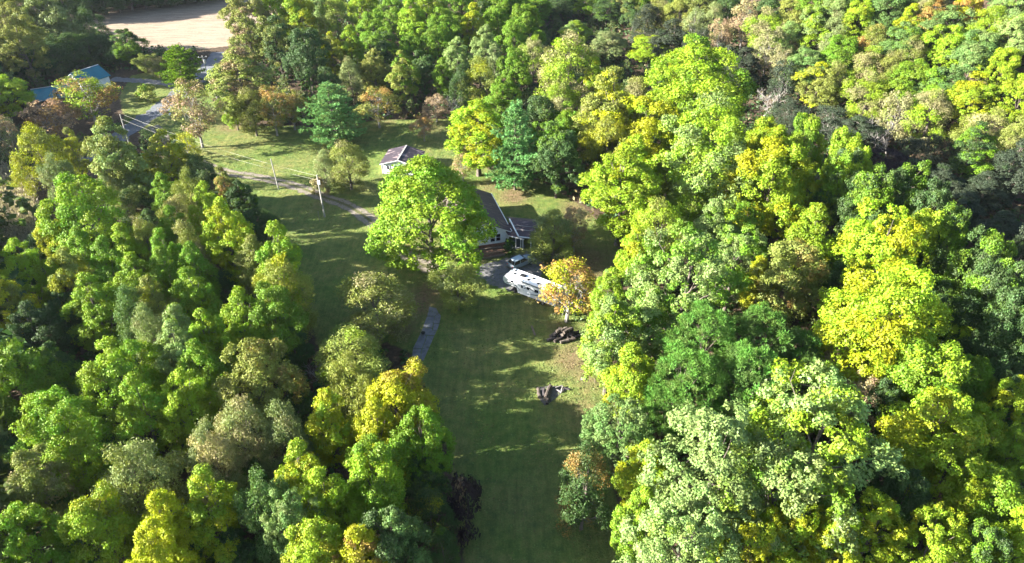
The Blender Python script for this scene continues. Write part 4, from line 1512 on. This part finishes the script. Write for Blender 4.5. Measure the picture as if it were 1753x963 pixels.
# between driveway and the dry grass, and along the shaded lawn
T += [(71, 259, 92, 'feather', 'ol', dict(acc='y', amount=0.55)), (126, 253, 38, 'poplar', 'y', dict(acc='ol', amount=.5)), (100, 300, 58, 'feather', 'gg'),
      (193, 262, 88, 'poplar', 'lg', dict(acc='ol', amount=.5)), (233, 292, 52, 'poplar', 'yg'), (288, 270, 70, 'poplar', 'ol', dict(acc='y', amount=.5)),
      (342, 300, 64, 'feather', 'gg', dict(acc='dg', amount=.6)), (322, 258, 44, 'thin', 'y', dict(acc='ol', amount=.5)), (146, 372, 118, 'oak', 'g', dict(acc='yg', amount=.4)),
      (98, 402, 34, 'poplar', 'y'), (221, 350, 62, 'feather', 'dg', dict(acc='ol', amount=.4)), (284, 330, 48, 'poplar', 'g'), (331, 338, 46, 'feather', 'ol'),
      (385, 322, 40, 'poplar', 'or', dict(acc='ol', amount=.6)), (412, 338, 50, 'poplar', 'dg'), (312, 366, 52, 'feather', 'tan', dict(acc='ol', amount=.6)),
      (355, 362, 44, 'poplar', 'yg'), (260, 385, 48, 'oak', 'dg'), (304, 402, 58, 'oak', 'g'), (325, 428, 52, 'feather', 'tan', dict(acc='ol', amount=.5)),
      (390, 405, 82, 'poplar', 'yg', dict(acc='y', amount=.4)), (221, 434, 46, 'poplar', 'yg'), (256, 420, 44, 'feather', 'ol'), (286, 448, 50, 'oak', 'g'),
      (461, 385, 50, 'feather', 'dg'), (481, 445, 86, 'oak', 'g', dict(acc='yg', amount=.5)), (438, 455, 52, 'poplar', 'ol'), (485, 495, 92, 'feather', 'ol', dict(acc='y', amount=.4)),
      (473, 540, 98, 'oak', 'g'), (418, 548, 60, 'poplar', 'yg'), (43, 462, 48, 'poplar', 'yg'), (126, 475, 46, 'poplar', 'ol', dict(acc='y', amount=.4)),
      (189, 462, 62, 'oak', 'g'), (237, 487, 70, 'oak', 'g', dict(acc='yg', amount=.5)), (166, 522, 82, 'oak', 'g', dict(acc='yg', amount=.5)),
      (268, 528, 48, 'poplar', 'y', dict(acc='ol', amount=.6)), (335, 512, 78, 'poplar', 'g', dict(acc='yg', amount=.5)), (10, 522, 74, 'poplar', 'y', dict(acc='ol', amount=.5)),
      (75, 430, 84, 'feather', 'dg'), (150, 440, 56, 'oak', 'g'), (380, 492, 62, 'feather', 'dg'), (335, 466, 46, 'poplar', 'g'), (288, 477, 46, 'poplar', 'g'),
      (62, 565, 84, 'oak', 'dg'), (228, 545, 62, 'feather', 'bg'), (262, 578, 56, 'feather', 'gg'), (312, 582, 52, 'poplar', 'lg'), (358, 585, 66, 'poplar', 'yg'),
      (200, 315, 56, 'feather', 'gg'), (250, 310, 46, 'feather', 'dg'), (180, 420, 50, 'feather', 'dg'), (110, 530, 60, 'oak', 'dg'),
      (430, 385, 46, 'poplar', 'dg'), (500, 590, 60, 'oak', 'dg'), (12, 228, 60, 'thin', 'pk', dict(acc='gg', amount=.5)), (400, 430, 46, 'feather', 'dg')]
# across the lawn from the log heap
T += [(30, 645, 118, 'oak', 'g', dict(acc='yg', amount=.35)), (95, 628, 72, 'oak', 'dg', dict(acc='g', amount=.5)), (213, 645, 118, 'oak', 'g', dict(acc='yg', amount=.55)),
      (245, 705, 84, 'oak', 'g', dict(acc='yg', amount=.5)), (108, 745, 150, 'bigoak', 'g', dict(acc='yg', amount=.55)), (322, 692, 66, 'oak', 'yg'), (345, 640, 78, 'poplar', 'g'),
      (438, 650, 122, 'oak', 'ol', dict(acc='or', amount=.1)), (308, 608, 50, 'poplar', 'lg'), (420, 745, 100, 'feather', 'gg', dict(acc='tan', amount=.5)),
      (490, 745, 64, 'feather', 'gg'), (368, 788, 48, 'feather', 'tan', dict(acc='gg', amount=.5)), (235, 825, 135, 'feather', 'gg', dict(acc='ol', amount=.4)),
      (67, 832, 84, 'poplar', 'ol'), (363, 868, 88, 'poplar', 'y', dict(acc='yg', amount=.6)), (288, 902, 42, 'poplar', 'y'), (176, 908, 118, 'oak', 'yg'),
      (45, 930, 122, 'oak', 'g', dict(acc='yg', amount=.4)), (568, 728, 88, 'poplar', 'yg', dict(acc='y', amount=.45)), (462, 872, 68, 'feather', 'bg'), (275, 958, 44, 'poplar', 'y'),
      (520, 818, 62, 'poplar', 'y', dict(acc='yg', amount=.5)), (556, 862, 86, 'poplar', 'yg'), (498, 905, 88, 'clump', 'bg', dict(acc='lg', amount=.5)),
      (690, 690, 122, 'oak', 'y', dict(acc='or', amount=.15)), (722, 752, 72, 'oak', 'g'), (645, 745, 66, 'poplar', 'y'), (640, 822, 110, 'oak', 'yg', dict(acc='g', amount=.5)),
      (725, 808, 82, 'oak', 'dg'), (672, 930, 90, 'oak', 'bg', dict(acc='dg', amount=.6)), (617, 962, 50, 'poplar', 'or', dict(acc='y', amount=.6)),
      (735, 868, 84, 'feather', 'dg', dict(acc='y', amount=.2)), (545, 950, 80, 'poplar', 'yg'), (400, 940, 70, 'oak', 'dg'), (340, 730, 60, 'oak', 'dg'), (150, 690, 70, 'feather', 'dg'),
      (190, 780, 70, 'oak', 'dg'), (440, 820, 64, 'feather', 'dg'), (110, 870, 64, 'feather', 'dg'), (330, 955, 60, 'feather', 'dg'), (600, 660, 40, 'feather', 'ol'),
      (760, 935, 60, 'feather', 'dg'), (20, 780, 70, 'oak', 'dg'), (510, 690, 56, 'oak', 'dg')]
# by the teal roofs and beyond the tan field
T += [(30, 56, 72, 'poplar', 'ol'), (75, 26, 74, 'oak', 'ol', dict(acc='gg', amount=.5)), (104, 48, 60, 'feather', 'gg'), (20, 18, 70, 'poplar', 'ol'), (148, 40, 50, 'feather', 'dg')]
# woods behind the shed
T += [(417, 12, 62, 'poplar', 'ol', dict(acc='tan', amount=.4)), (513, 26, 64, 'oak', 'yg', dict(acc='y', amount=.4)), (574, 26, 66, 'feather', 'ol', dict(acc='yg', amount=.5)), (470, 10, 56, 'poplar', 'yg'),
      (638, 46, 54, 'oak', 'g'), (670, 20, 48, 'oak', 'g'), (705, 34, 52, 'poplar', 'yg'), (757, 44, 60, 'oak', 'g'), (810, 38, 46, 'poplar', 'yg', dict(acc='y', amount=.5)), (853, 36, 46, 'oak', 'g'),
      (473, 64, 72, 'oak', 'dg', dict(acc='ol', amount=.5)), (525, 88, 72, 'oak', 'dg'), (423, 58, 56, 'poplar', 'ol', dict(acc='pk', amount=.3)), (568, 88, 42, 'poplar', 'y', dict(acc='ol', amount=.5)),
      (600, 76, 46, 'poplar', 'yg'), (655, 76, 52, 'oak', 'g', dict(acc='dg', amount=.5)), (600, 126, 46, 'feather', 'gg'), (641, 114, 42, 'poplar', 'ol'), (690, 122, 46, 'poplar', 'ol', dict(acc='g', amount=.5)),
      (725, 118, 46, 'oak', 'dg'), (757, 126, 38, 'poplar', 'g'), (783, 94, 42, 'poplar', 'lg'), (830, 74, 42, 'poplar', 'lg'), (749, 68, 52, 'oak', 'g'), (821, 130, 66, 'feather', 'ol', dict(acc='y', amount=.3)),
      (880, 112, 46, 'oak', 'g'), (846, 104, 42, 'poplar', 'gg'), (700, 80, 46, 'oak', 'g'), (560, 140, 40, 'oak', 'dg'), (790, 140, 40, 'feather', 'dg'), (530, 150, 36, 'cedar', 'dg'),
      (620, 5, 54, 'oak', 'yg'), (730, 4, 54, 'oak', 'yg'), (790, 6, 54, 'oak', 'g'), (850, 2, 50, 'oak', 'g'), (550, -10, 56, 'oak', 'lg'), (880, 60, 46, 'oak', 'g'), (860, 165, 46, 'oak', 'g'),
      (925, 200, 60, 'oak', 'dg'), (955, 260, 70, 'oak', 'dg'), (930, 240, 46, 'oak', 'g'), (970, 215, 50, 'oak', 'g')]
# wooded rise
T += [(969, 112, 98, 'feather', 'yg', dict(acc='tan', amount=.5)), (914, 90, 44, 'feather', 'tan', dict(acc='yg', amount=.5)), (984, 52, 82, 'poplar', 'yg', dict(acc='lg', amount=.5)), (1042, 72, 62, 'oak', 'gg'),
      (1112, 80, 100, 'oak', 'yg'), (1195, 132, 140, 'bigoak', 'yg', dict(acc='g', amount=.4)), (1165, 105, 60, 'oak', 'yg', dict(acc='y', amount=.4)), (1091, 142, 62, 'feather', 'ol', dict(acc='tan', amount=.4)),
      (1018, 142, 48, 'poplar', 'y', dict(acc='yg', amount=.6)), (1042, 184, 92, 'poplar', 'y', dict(acc='ol', amount=.55)), (1111, 214, 92, 'oak', 'yg', dict(acc='y', amount=.6)),
      (1213, 200, 112, 'feather', 'yg', dict(acc='lg', amount=.3)), (1208, 265, 142, 'bigoak', 'yg', dict(acc='lg', amount=.4)), (1315, 235, 80, 'oak', 'yg'), (1042, 245, 82, 'feather', 'y', dict(acc='ol', amount=.6)),
      (900, 38, 52, 'oak', 'g'), (920, 10, 46, 'oak', 'g'), (885, 8, 44, 'oak', 'g'), (960, 170, 60, 'feather', 'tan', dict(acc='yg', amount=.5)), (1000, 210, 52, 'feather', 'tan', dict(acc='yg', amount=.4)),
      (1085, 280, 66, 'poplar', 'yg', dict(acc='y', amount=.4))]
# hillside across the ravine
T += [(1040, 14, 56, 'oak', 'dg'), (1085, 22, 50, 'oak', 'dg', dict(acc='ol', amount=.4)), (1126, 18, 52, 'feather', 'ol'), (1164, 16, 44, 'feather', 'ol'), (1222, 30, 44, 'feather', 'gg'), (1190, 40, 40, 'thin', 'gg'),
      (1231, 58, 40, 'thin', 'pk'), (1277, 28, 50, 'thin', 'tan', dict(acc='pk', amount=.5)), (1312, 44, 56, 'feather', 'yg', dict(acc='tan', amount=.5)), (1000, 0, 50, 'oak', 'g'), (960, 4, 46, 'oak', 'dg'),
      (1318, 75, 54, 'thin', 'tan'), (1348, 62, 44, 'feather', 'lg'), (1399, 38, 78, 'oak', 'yg', dict(acc='lg', amount=.5)), (1432, 50, 50, 'feather', 'gg'), (1469, 32, 48, 'oak', 'yg'), (1525, 14, 82, 'oak', 'bg'),
      (1555, 42, 48, 'poplar', 'yg', dict(acc='y', amount=.4)), (1595, 28, 54, 'poplar', 'ol', dict(acc='or', amount=.5)), (1628, 44, 72, 'oak', 'bg', dict(acc='lg', amount=.4)), (1698, 46, 68, 'feather', 'yg'),
      (1496, 74, 54, 'feather', 'or', dict(acc='ol', amount=.6)), (1552, 70, 76, 'oak', 'bg', dict(acc='g', amount=.4)), (1560, 94, 54, 'feather', 'tan', dict(acc='ol', amount=.6)), (1622, 74, 62, 'oak', 'yg'),
      (1672, 86, 68, 'oak', 'bg', dict(acc='lg', amount=.4)), (1720, 112, 52, 'oak', 'yg'), (1439, 92, 62, 'oak', 'g'), (1380, 112, 78, 'oak', 'bg', dict(acc='lg', amount=.4)), (1335, 104, 44, 'thin', 'tan'),
      (1486, 112, 62, 'feather', 'tan', dict(acc='yg', amount=.5)), (1525, 118, 50, 'feather', 'ol'), (1430, 135, 52, 'feather', 'ol'), (1395, 158, 64, 'oak', 'y', dict(acc='ol', amount=.6)), (1486, 158, 82, 'feather', 'yg', dict(acc='tan', amount=.4)),
      (1559, 138, 72, 'oak', 'g'), (1612, 148, 72, 'oak', 'g', dict(acc='bg', amount=.5)), (1665, 168, 78, 'oak', 'yg', dict(acc='y', amount=.4)), (1595, 188, 72, 'feather', 'yg', dict(acc='tan', amount=.5)),
      (1534, 192, 62, 'thin', 'tan'), (1692, 222, 72, 'feather', 'tan', dict(acc='ol', amount=.6)), (1740, 60, 60, 'oak', 'lg'), (1748, 165, 60, 'oak', 'yg'), (1745, 235, 60, 'feather', 'ol'),
      (1360, 14, 50, 'oak', 'ol'), (1440, 10, 50, 'oak', 'lg'), (1480, -4, 56, 'oak', 'g'), (1600, 2, 50, 'feather', 'tan'), (1660, 12, 46, 'poplar', 'or', dict(acc='y', amount=.5)), (1320, 10, 50, 'oak', 'dg'), (1066, -6, 56, 'oak', 'ol'), (1110, -4, 56, 'oak', 'g'), (1200, 0, 56, 'oak', 'ol'), (1250, 2, 50, 'oak', 'dg'), (1560, -6, 56, 'oak', 'lg'), (1740, 8, 60, 'oak', 'lg'), (1400, -8, 60, 'oak', 'g'), (1020, -16, 56, 'oak', 'g'), (1160, -12, 56, 'oak', 'dg')]
# shaded ravine
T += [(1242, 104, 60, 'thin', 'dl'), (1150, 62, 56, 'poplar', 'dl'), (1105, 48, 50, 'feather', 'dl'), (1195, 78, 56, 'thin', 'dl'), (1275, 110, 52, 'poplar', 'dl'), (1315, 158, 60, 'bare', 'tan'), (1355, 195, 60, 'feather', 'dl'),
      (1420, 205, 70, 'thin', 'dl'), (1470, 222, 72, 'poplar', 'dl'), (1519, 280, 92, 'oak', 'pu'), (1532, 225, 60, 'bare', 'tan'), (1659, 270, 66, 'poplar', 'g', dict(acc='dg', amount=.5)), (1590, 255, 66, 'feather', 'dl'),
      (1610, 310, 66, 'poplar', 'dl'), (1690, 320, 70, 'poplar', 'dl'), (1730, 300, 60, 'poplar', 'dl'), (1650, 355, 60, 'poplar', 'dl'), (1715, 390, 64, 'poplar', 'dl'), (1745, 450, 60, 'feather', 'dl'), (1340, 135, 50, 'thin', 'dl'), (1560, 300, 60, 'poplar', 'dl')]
# the ridge
T += [(1313, 260, 80, 'oak', 'yg', dict(acc='y', amount=.4)), (1372, 250, 54, 'oak', 'g', dict(acc='yg', amount=.5)), (1442, 275, 64, 'oak', 'yg'), (1320, 308, 112, 'oak', 'yg', dict(acc='y', amount=.4)), (1390, 300, 62, 'oak', 'yg', dict(acc='y', amount=.4)),
      (1451, 306, 54, 'oak', 'yg'), (1338, 358, 64, 'oak', 'yg', dict(acc='y', amount=.3)), (1485, 346, 72, 'oak', 'dg', dict(acc='g', amount=.5)), (1545, 338, 66, 'oak', 'dg', dict(acc='g', amount=.4)), (1590, 372, 54, 'oak', 'dg'),
      (1142, 305, 62, 'feather', 'ol', dict(acc='yg', amount=.4)), (1099, 345, 52, 'poplar', 'y', dict(acc='ol', amount=.5)), (1219, 388, 62, 'poplar', 'g', dict(acc='lg', amount=.5)), (1275, 388, 62, 'clump', 'g'),
      (1130, 388, 92, 'feather', 'yg', dict(acc='ol', amount=.5)), (1258, 442, 92, 'clump', 'g', dict(acc='lg', amount=.5)), (1172, 478, 150, 'clump', 'g', dict(acc='lg', amount=.5)), (1042, 505, 62, 'poplar', 'yg', dict(acc='lg', amount=.3)),
      (1387, 408, 78, 'poplar', 'yg'), (1357, 470, 104, 'oak', 'ol', dict(acc='or', amount=.12)), (1296, 482, 52, 'poplar', 'ol', dict(acc='y', amount=.5)), (1507, 434, 132, 'clump', 'yg', dict(acc='y', amount=.4)),
      (1558, 460, 56, 'oak', 'yg'), (1515, 548, 182, 'bigoak', 'yg', dict(acc='y', amount=.35)), (1618, 470, 74, 'oak', 'dg', dict(acc='g', amount=.5)), (1614, 418, 72, 'oak', 'dg', dict(acc='g', amount=.5)),
      (1672, 462, 78, 'oak', 'dg', dict(acc='g', amount=.4)), (1698, 515, 70, 'oak', 'dg'), (1636, 506, 84, 'oak', 'dg', dict(acc='g', amount=.4)), (1662, 560, 64, 'oak', 'g', dict(acc='dg', amount=.5)), (1046, 570, 88, 'poplar', 'lg', dict(acc='yg', amount=.5)),
      (1430, 350, 60, 'oak', 'g', dict(acc='dg', amount=.5)), (1180, 350, 70, 'feather', 'yg', dict(acc='ol', amount=.5)), (1090, 430, 60, 'poplar', 'yg', dict(acc='y', amount=.4)), (1110, 545, 84, 'poplar', 'lg', dict(acc='g', amount=.5)), (1440, 490, 56, 'oak', 'dg')]
# evergreen knot and the near ridge
T += [(1205, 585, 124, 'pinetuft', 'pg'), (1305, 590, 116, 'pinetuft', 'pg', dict(acc='bg', amount=.5)), (1172, 655, 126, 'pinetuft', 'pg'), (1290, 660, 130, 'pinetuft', 'pg', dict(acc='bg', amount=.5)), (1140, 705, 90, 'pinetuft', 'pg'), (1365, 615, 90, 'pinetuft', 'bg', dict(acc='pg', amount=.5)),
      (1080, 645, 84, 'poplar', 'y', dict(acc='yg', amount=.6)), (1062, 735, 98, 'clump', 'bg', dict(acc='lg', amount=.4)), (1106, 806, 84, 'poplar', 'y', dict(acc='yg', amount=.5)), (1092, 885, 66, 'poplar', 'yg', dict(acc='g', amount=.5)),
      (1220, 795, 185, 'clump', 'lg'), (1165, 925, 150, 'clump', 'lg'), (1390, 750, 205, 'clump', 'lg', dict(acc='yg', amount=.5)), (1340, 840, 165, 'clump', 'lg', dict(acc='g', amount=.4)), (1282, 930, 96, 'clump', 'yg', dict(acc='y', amount=.6)),
      (1355, 915, 96, 'clump', 'yg', dict(acc='y', amount=.5)), (1425, 930, 84, 'clump', 'yg', dict(acc='y', amount=.6)), (1490, 905, 112, 'clump', 'yg', dict(acc='y', amount=.4)), (1597, 925, 104, 'clump', 'yg'),
      (1597, 735, 134, 'oak', 'yg', dict(acc='y', amount=.4)), (1662, 750, 76, 'oak', 'yg'), (1612, 810, 114, 'oak', 'yg'), (1690, 855, 104, 'oak', 'yg', dict(acc='g', amount=.4)), (1582, 655, 132, 'oak', 'yg', dict(acc='g', amount=.5)),
      (1652, 660, 76, 'oak', 'g'), (1646, 580, 56, 'oak', 'yg', dict(acc='dg', amount=.5)), (1700, 615, 66, 'oak', 'dg'), (1718, 695, 58, 'oak', 'y', dict(acc='yg', amount=.6)), (1472, 684, 54, 'thin', 'tan', dict(acc='pk', amount=.5)), (1434, 616, 50, 'thin', 'tan', dict(acc='pk', amount=.5)),
      (1412, 672, 64, 'oak', 'g'), (1502, 835, 60, 'oak', 'dg'), (1545, 860, 60, 'oak', 'dg'), (1730, 780, 60, 'oak', 'g'), (1745, 930, 80, 'oak', 'yg'), (1680, 950, 76, 'oak', 'g', dict(acc='dg', amount=.5)), (1510, 700, 60, 'oak', 'dg'), (1725, 560, 60, 'oak', 'dg'), (1748, 640, 60, 'oak', 'dg')]
for e in T:
    tree(*e[:5], **(e[5] if len(e) > 5 else {}))


def tell_apart():
    """trees that would share a label are told apart by the differently coloured tree they stand next to"""
    for step in range(2):
        seen = {}
        for w_ in WOODS:
            seen.setdefault(w_[0]['label'], []).append(w_)
        if step == 1:
            break
        for lab, ws in seen.items():
            if len(ws) < 2:
                continue
            for r, x, y, col in ws:
                if len(lab.replace('-', ' ').split()) > 11 or r.name.startswith('dead'):
                    continue
                nb = sorted(((x - a) ** 2 + (y - b) ** 2, c) for q, a, b, c in WOODS if c != col)
                cw = PAL[nb[0][1]][1]
                r['label'] = lab + (' beside an ' if cw[0] in 'aeiou' else ' beside a ') + cw + ' one'
    for lab, ws in seen.items():
        if len(ws) > 1:
            for r, *_ in ws:
                r['group'] = 'set of look-alikes: ' + lab


tell_apart()

# ------------------------------------------------------------------ the rest of the woods: too many and too hidden to count
def build_filler():
    rng = np.random.default_rng(11)
    pts = []
    for gx in np.arange(-175, 190, 6.6):
        for gy in np.arange(18, 365, 6.6):
            pts.append((gx + rng.uniform(-2, 2), gy + rng.uniform(-2, 2)))
    P = np.array(pts)
    z = terrain(P)
    ok = (sdist(P, LAWN) > 2.5) & (sdist(P, FIELD) > 4)
    pr = project(np.column_stack([P, z + 8]))
    ok &= (pr[:, 0] > -420) & (pr[:, 0] < 1900) & (pr[:, 1] > -60) & (pr[:, 1] < 1150)
    for c, r in KEEP_CLEAR:
        ok &= np.hypot(P[:, 0] - c[0], P[:, 1] - c[1]) > r
    ok &= ~((np.abs(P[:, 0] + 84) < 6) & (P[:, 1] > 120))
    rel = P - np.array([-92, 117])          # the sunny bank of dry grass stands open towards the sun
    ok &= ~((rel @ np.array(SUN_AZ) > -3) & (np.abs(rel @ np.array([SUN_AZ[1], -SUN_AZ[0]])) < 9))
    Q = np.array(PLACED)
    P, z, pr = P[ok], z[ok], pr[ok]
    d = np.hypot(P[:, None, 0] - Q[None, :, 0], P[:, None, 1] - Q[None, :, 1])
    ok = (d > 0.30 * Q[None, :, 2] + 0.9).all(1)
    P, z, pr = P[ok], z[ok], pr[ok]
    inside = pr[:, 0] > -20
    Vs, Ts, Cs, Ks = [], [], [], []
    trunks = MB()
    for i in range(len(P)):
        kind = ('oak', 'poplar', 'feather')[int(rng.integers(0, 3))]
        V, tint, cl = ARR[kind][int(rng.integers(0, len(ARR[kind])))]
        S = SPEC[kind]
        H = rng.uniform(3.0, 6.0) if inside[i] else rng.uniform(13, 17)  # those outside the view stand taller, added to cast shade into it
        W = H * rng.uniform(0.55, 0.72)
        n = len(V) // 4
        m = min(n, 380)
        pick = rng.permutation(n)[:m]
        q = V.reshape(-1, 4, 3)[pick].copy()
        c = q.mean(1, keepdims=True)
        q = c + (q - c) * (4.2 if inside[i] else 5.0)
        a = rng.uniform(0, 6.28)
        ca, sa = math.cos(a), math.sin(a)
        q = np.stack([(q[..., 0] * ca - q[..., 1] * sa) * W / S['W'] + P[i, 0], (q[..., 0] * sa + q[..., 1] * ca) * W / S['W'] + P[i, 1], q[..., 2] * H / S['H'] + z[i]], -1)
        Vs.append(q.reshape(-1, 3))
        Ts.append(tint[pick])
        Cs.append(np.clip(0.25 * cl[pick] + 0.75 * rng.uniform(), 0, 1))
        trunks.tube([(P[i, 0], P[i, 1], z[i] - 0.3), (P[i, 0] + 0.2, P[i, 1], z[i] + H * 0.8)], [H * 0.013, H * 0.004], 5, cap=False)
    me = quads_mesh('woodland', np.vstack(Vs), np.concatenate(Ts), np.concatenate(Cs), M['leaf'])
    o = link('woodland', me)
    o.color = (0.040, 0.078, 0.022, 1)  # leaf colour darkened to deepen the shade between the crowns
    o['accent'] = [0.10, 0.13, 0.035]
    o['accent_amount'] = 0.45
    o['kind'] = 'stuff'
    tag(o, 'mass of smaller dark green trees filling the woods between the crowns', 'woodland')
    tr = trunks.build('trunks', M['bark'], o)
    tr['kind'] = 'stuff'
    return len(P)


def build_undergrowth():
    rng = np.random.default_rng(12)
    P = np.column_stack([rng.uniform(-130, 165, 40000), rng.uniform(30, 320, 40000)])
    z = terrain(P)
    pr = project(np.column_stack([P, z + 1]))
    sl = sdist(P, LAWN)
    ok = (sl > 0.3) & (sdist(P, FIELD) > 1.0) & (pr[:, 0] > -60) & (pr[:, 0] < 1810) & (pr[:, 1] > -20) & (pr[:, 1] < 1040)
    ok &= ~((np.abs(P[:, 0] + 84) < 4.0) & (P[:, 1] > 120))
    for c, r in KEEP_CLEAR:
        ok &= np.hypot(P[:, 0] - c[0], P[:, 1] - c[1]) > r
    P, z = P[ok], z[ok]
    n = len(P)
    hgt = rng.uniform(0.2, 1.9, n) * np.where(rng.uniform(size=n) < 0.2, 1.6, 1)
    k = 5
    idx = np.repeat(np.arange(n), k)
    d = unit(rng.normal(size=(len(idx), 3)))
    pts = np.column_stack([P, z + hgt * 0.6])[idx] + d * np.array([0.7, 0.7, 0.35]) * hgt[idx][:, None] * 0.8
    pts[:, 2] = np.maximum(pts[:, 2], z[idx] + 0.08)
    Nn = unit(0.5 * d + np.array([0, 0, 0.6]) + 0.6 * rng.normal(size=d.shape))
    V = leaf_quads(pts, Nn, 0.95, 0.6, rng)
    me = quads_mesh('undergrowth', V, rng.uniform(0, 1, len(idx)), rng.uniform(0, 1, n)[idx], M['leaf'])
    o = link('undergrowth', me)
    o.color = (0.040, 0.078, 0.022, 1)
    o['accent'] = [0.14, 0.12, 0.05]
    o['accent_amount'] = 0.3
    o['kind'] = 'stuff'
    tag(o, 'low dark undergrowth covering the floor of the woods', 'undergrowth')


def build_dry_grass():
    """the bank of pale plumed grass"""
    rng = np.random.default_rng(13)
    poly = world_poly([(-60, 305), (10, 300), (48, 312), (66, 352), (66, 400), (50, 432), (-60, 445)])
    lo, hi = poly.min(0), poly.max(0)
    P = rng.uniform(lo, hi, (5200, 2))
    P = P[sdist(P, poly) < 0.4]
    n = len(P)
    hh = rng.uniform(1.6, 3.4, n)
    k = 9
    idx = np.repeat(np.arange(n), k)
    lean = rng.normal(0, 0.28, (len(idx), 2))
    t = rng.uniform(0.25, 1.0, len(idx))
    pts = np.column_stack([P[idx] + lean * (t * hh[idx])[:, None] * 0.5, t * hh[idx]])
    al = unit(np.column_stack([lean, np.ones(len(idx))]))
    Nn = unit(np.cross(al, rng.normal(size=(len(idx), 3))))
    V = leaf_quads(pts, Nn, 0.62, 0.26, rng, al)
    me = quads_mesh('dry_grass', V, rng.uniform(0, 1, len(idx)), np.clip(1.25 - t, 0, 1), M['leaf'])
    o = link('dry_grass', me)
    o.color = (0.13, 0.125, 0.05, 1)
    o['accent'] = [0.34, 0.30, 0.23]
    o['accent_amount'] = 0.72
    o['kind'] = 'stuff'
    tag(o, 'bank of tall pale plumed dry grass at the edge of the woods', 'tall grass')


def build_grass():
    """tufts and fallen leaves over the lawn"""
    rng = np.random.default_rng(14)
    lo, hi = LAWN.min(0), LAWN.max(0)
    P = rng.uniform(lo, hi, (150000, 2))
    # denser nearer the open strip below the house, where the blades show
    P = P[(sdist(P, LAWN) < -0.3) & (rng.uniform(size=len(P)) < np.clip(1.5 - P[:, 1] / 150, 0.25, 1))]
    for c, r in ((-22, 134.5), 5.5), ((-4.5, 111), 9.5), ((3.5, 106), 6), ((-84, 170), 0.1):
        P = P[np.hypot(P[:, 0] - c[0], P[:, 1] - c[1]) > r]
    n = len(P)
    pts = np.column_stack([P, rng.uniform(0.03, 0.09, n)])
    Nn = unit(np.array([0, 0, 0.8]) + 0.8 * rng.normal(size=(n, 3)))
    V = leaf_quads(pts, Nn, 0.24, 0.5, rng)
    V[:, 2] = np.maximum(V[:, 2], 0.02)
    patch = 0.5 + 0.25 * np.sin(P[:, 0] * 0.9 + 2 * np.sin(P[:, 1] * 0.23)) + 0.25 * np.sin(P[:, 1] * 0.7 + P[:, 0] * 0.31)
    me = quads_mesh('grass', V, rng.uniform(0, 1, n), np.clip(patch + rng.normal(0, 0.2, n), 0, 1), M['leaf'])
    o = link('grass', me)
    o.color = (0.115, 0.155, 0.042, 1)
    o['accent'] = [0.20, 0.17, 0.07]
    o['accent_amount'] = 0.30
    o['kind'] = 'stuff'
    tag(o, 'short uneven grass with fallen leaves on the lawn', 'grass')


KEEP_CLEAR = [((-4, 112), 14), ((-22, 134), 10), ((-104, 160), 15), ((-101, 177), 14), (tuple(G(10, 350)[0][:2]), 12), (tuple(G(-60, 350)[0][:2]), 13)]
build_filler()
build_undergrowth()
build_dry_grass()
build_grass()


# ------------------------------------------------------------------ the air
hz = MB()
hz.prism([(-1410, -610, -30), (1410, -610, -30), (1410, 1610, -30), (-1410, 1610, -30)], [(-1410, -610, 69), (1410, -610, 69), (1410, 1610, 69), (-1410, 1610, 69)])
hm, hN, hL = new_mat('haze')
pv = hN.new('ShaderNodeVolumePrincipled')
pv.inputs['Color'].default_value = (0.78, 0.88, 1.0, 1)
pv.inputs['Density'].default_value = HAZE
pv.inputs['Anisotropy'].default_value = 0.35
ho = hN.new('ShaderNodeOutputMaterial')
hL.new(pv.outputs[0], ho.inputs['Volume'])
hzo = hz.build('haze', hm)
hzo['kind'] = 'stuff'
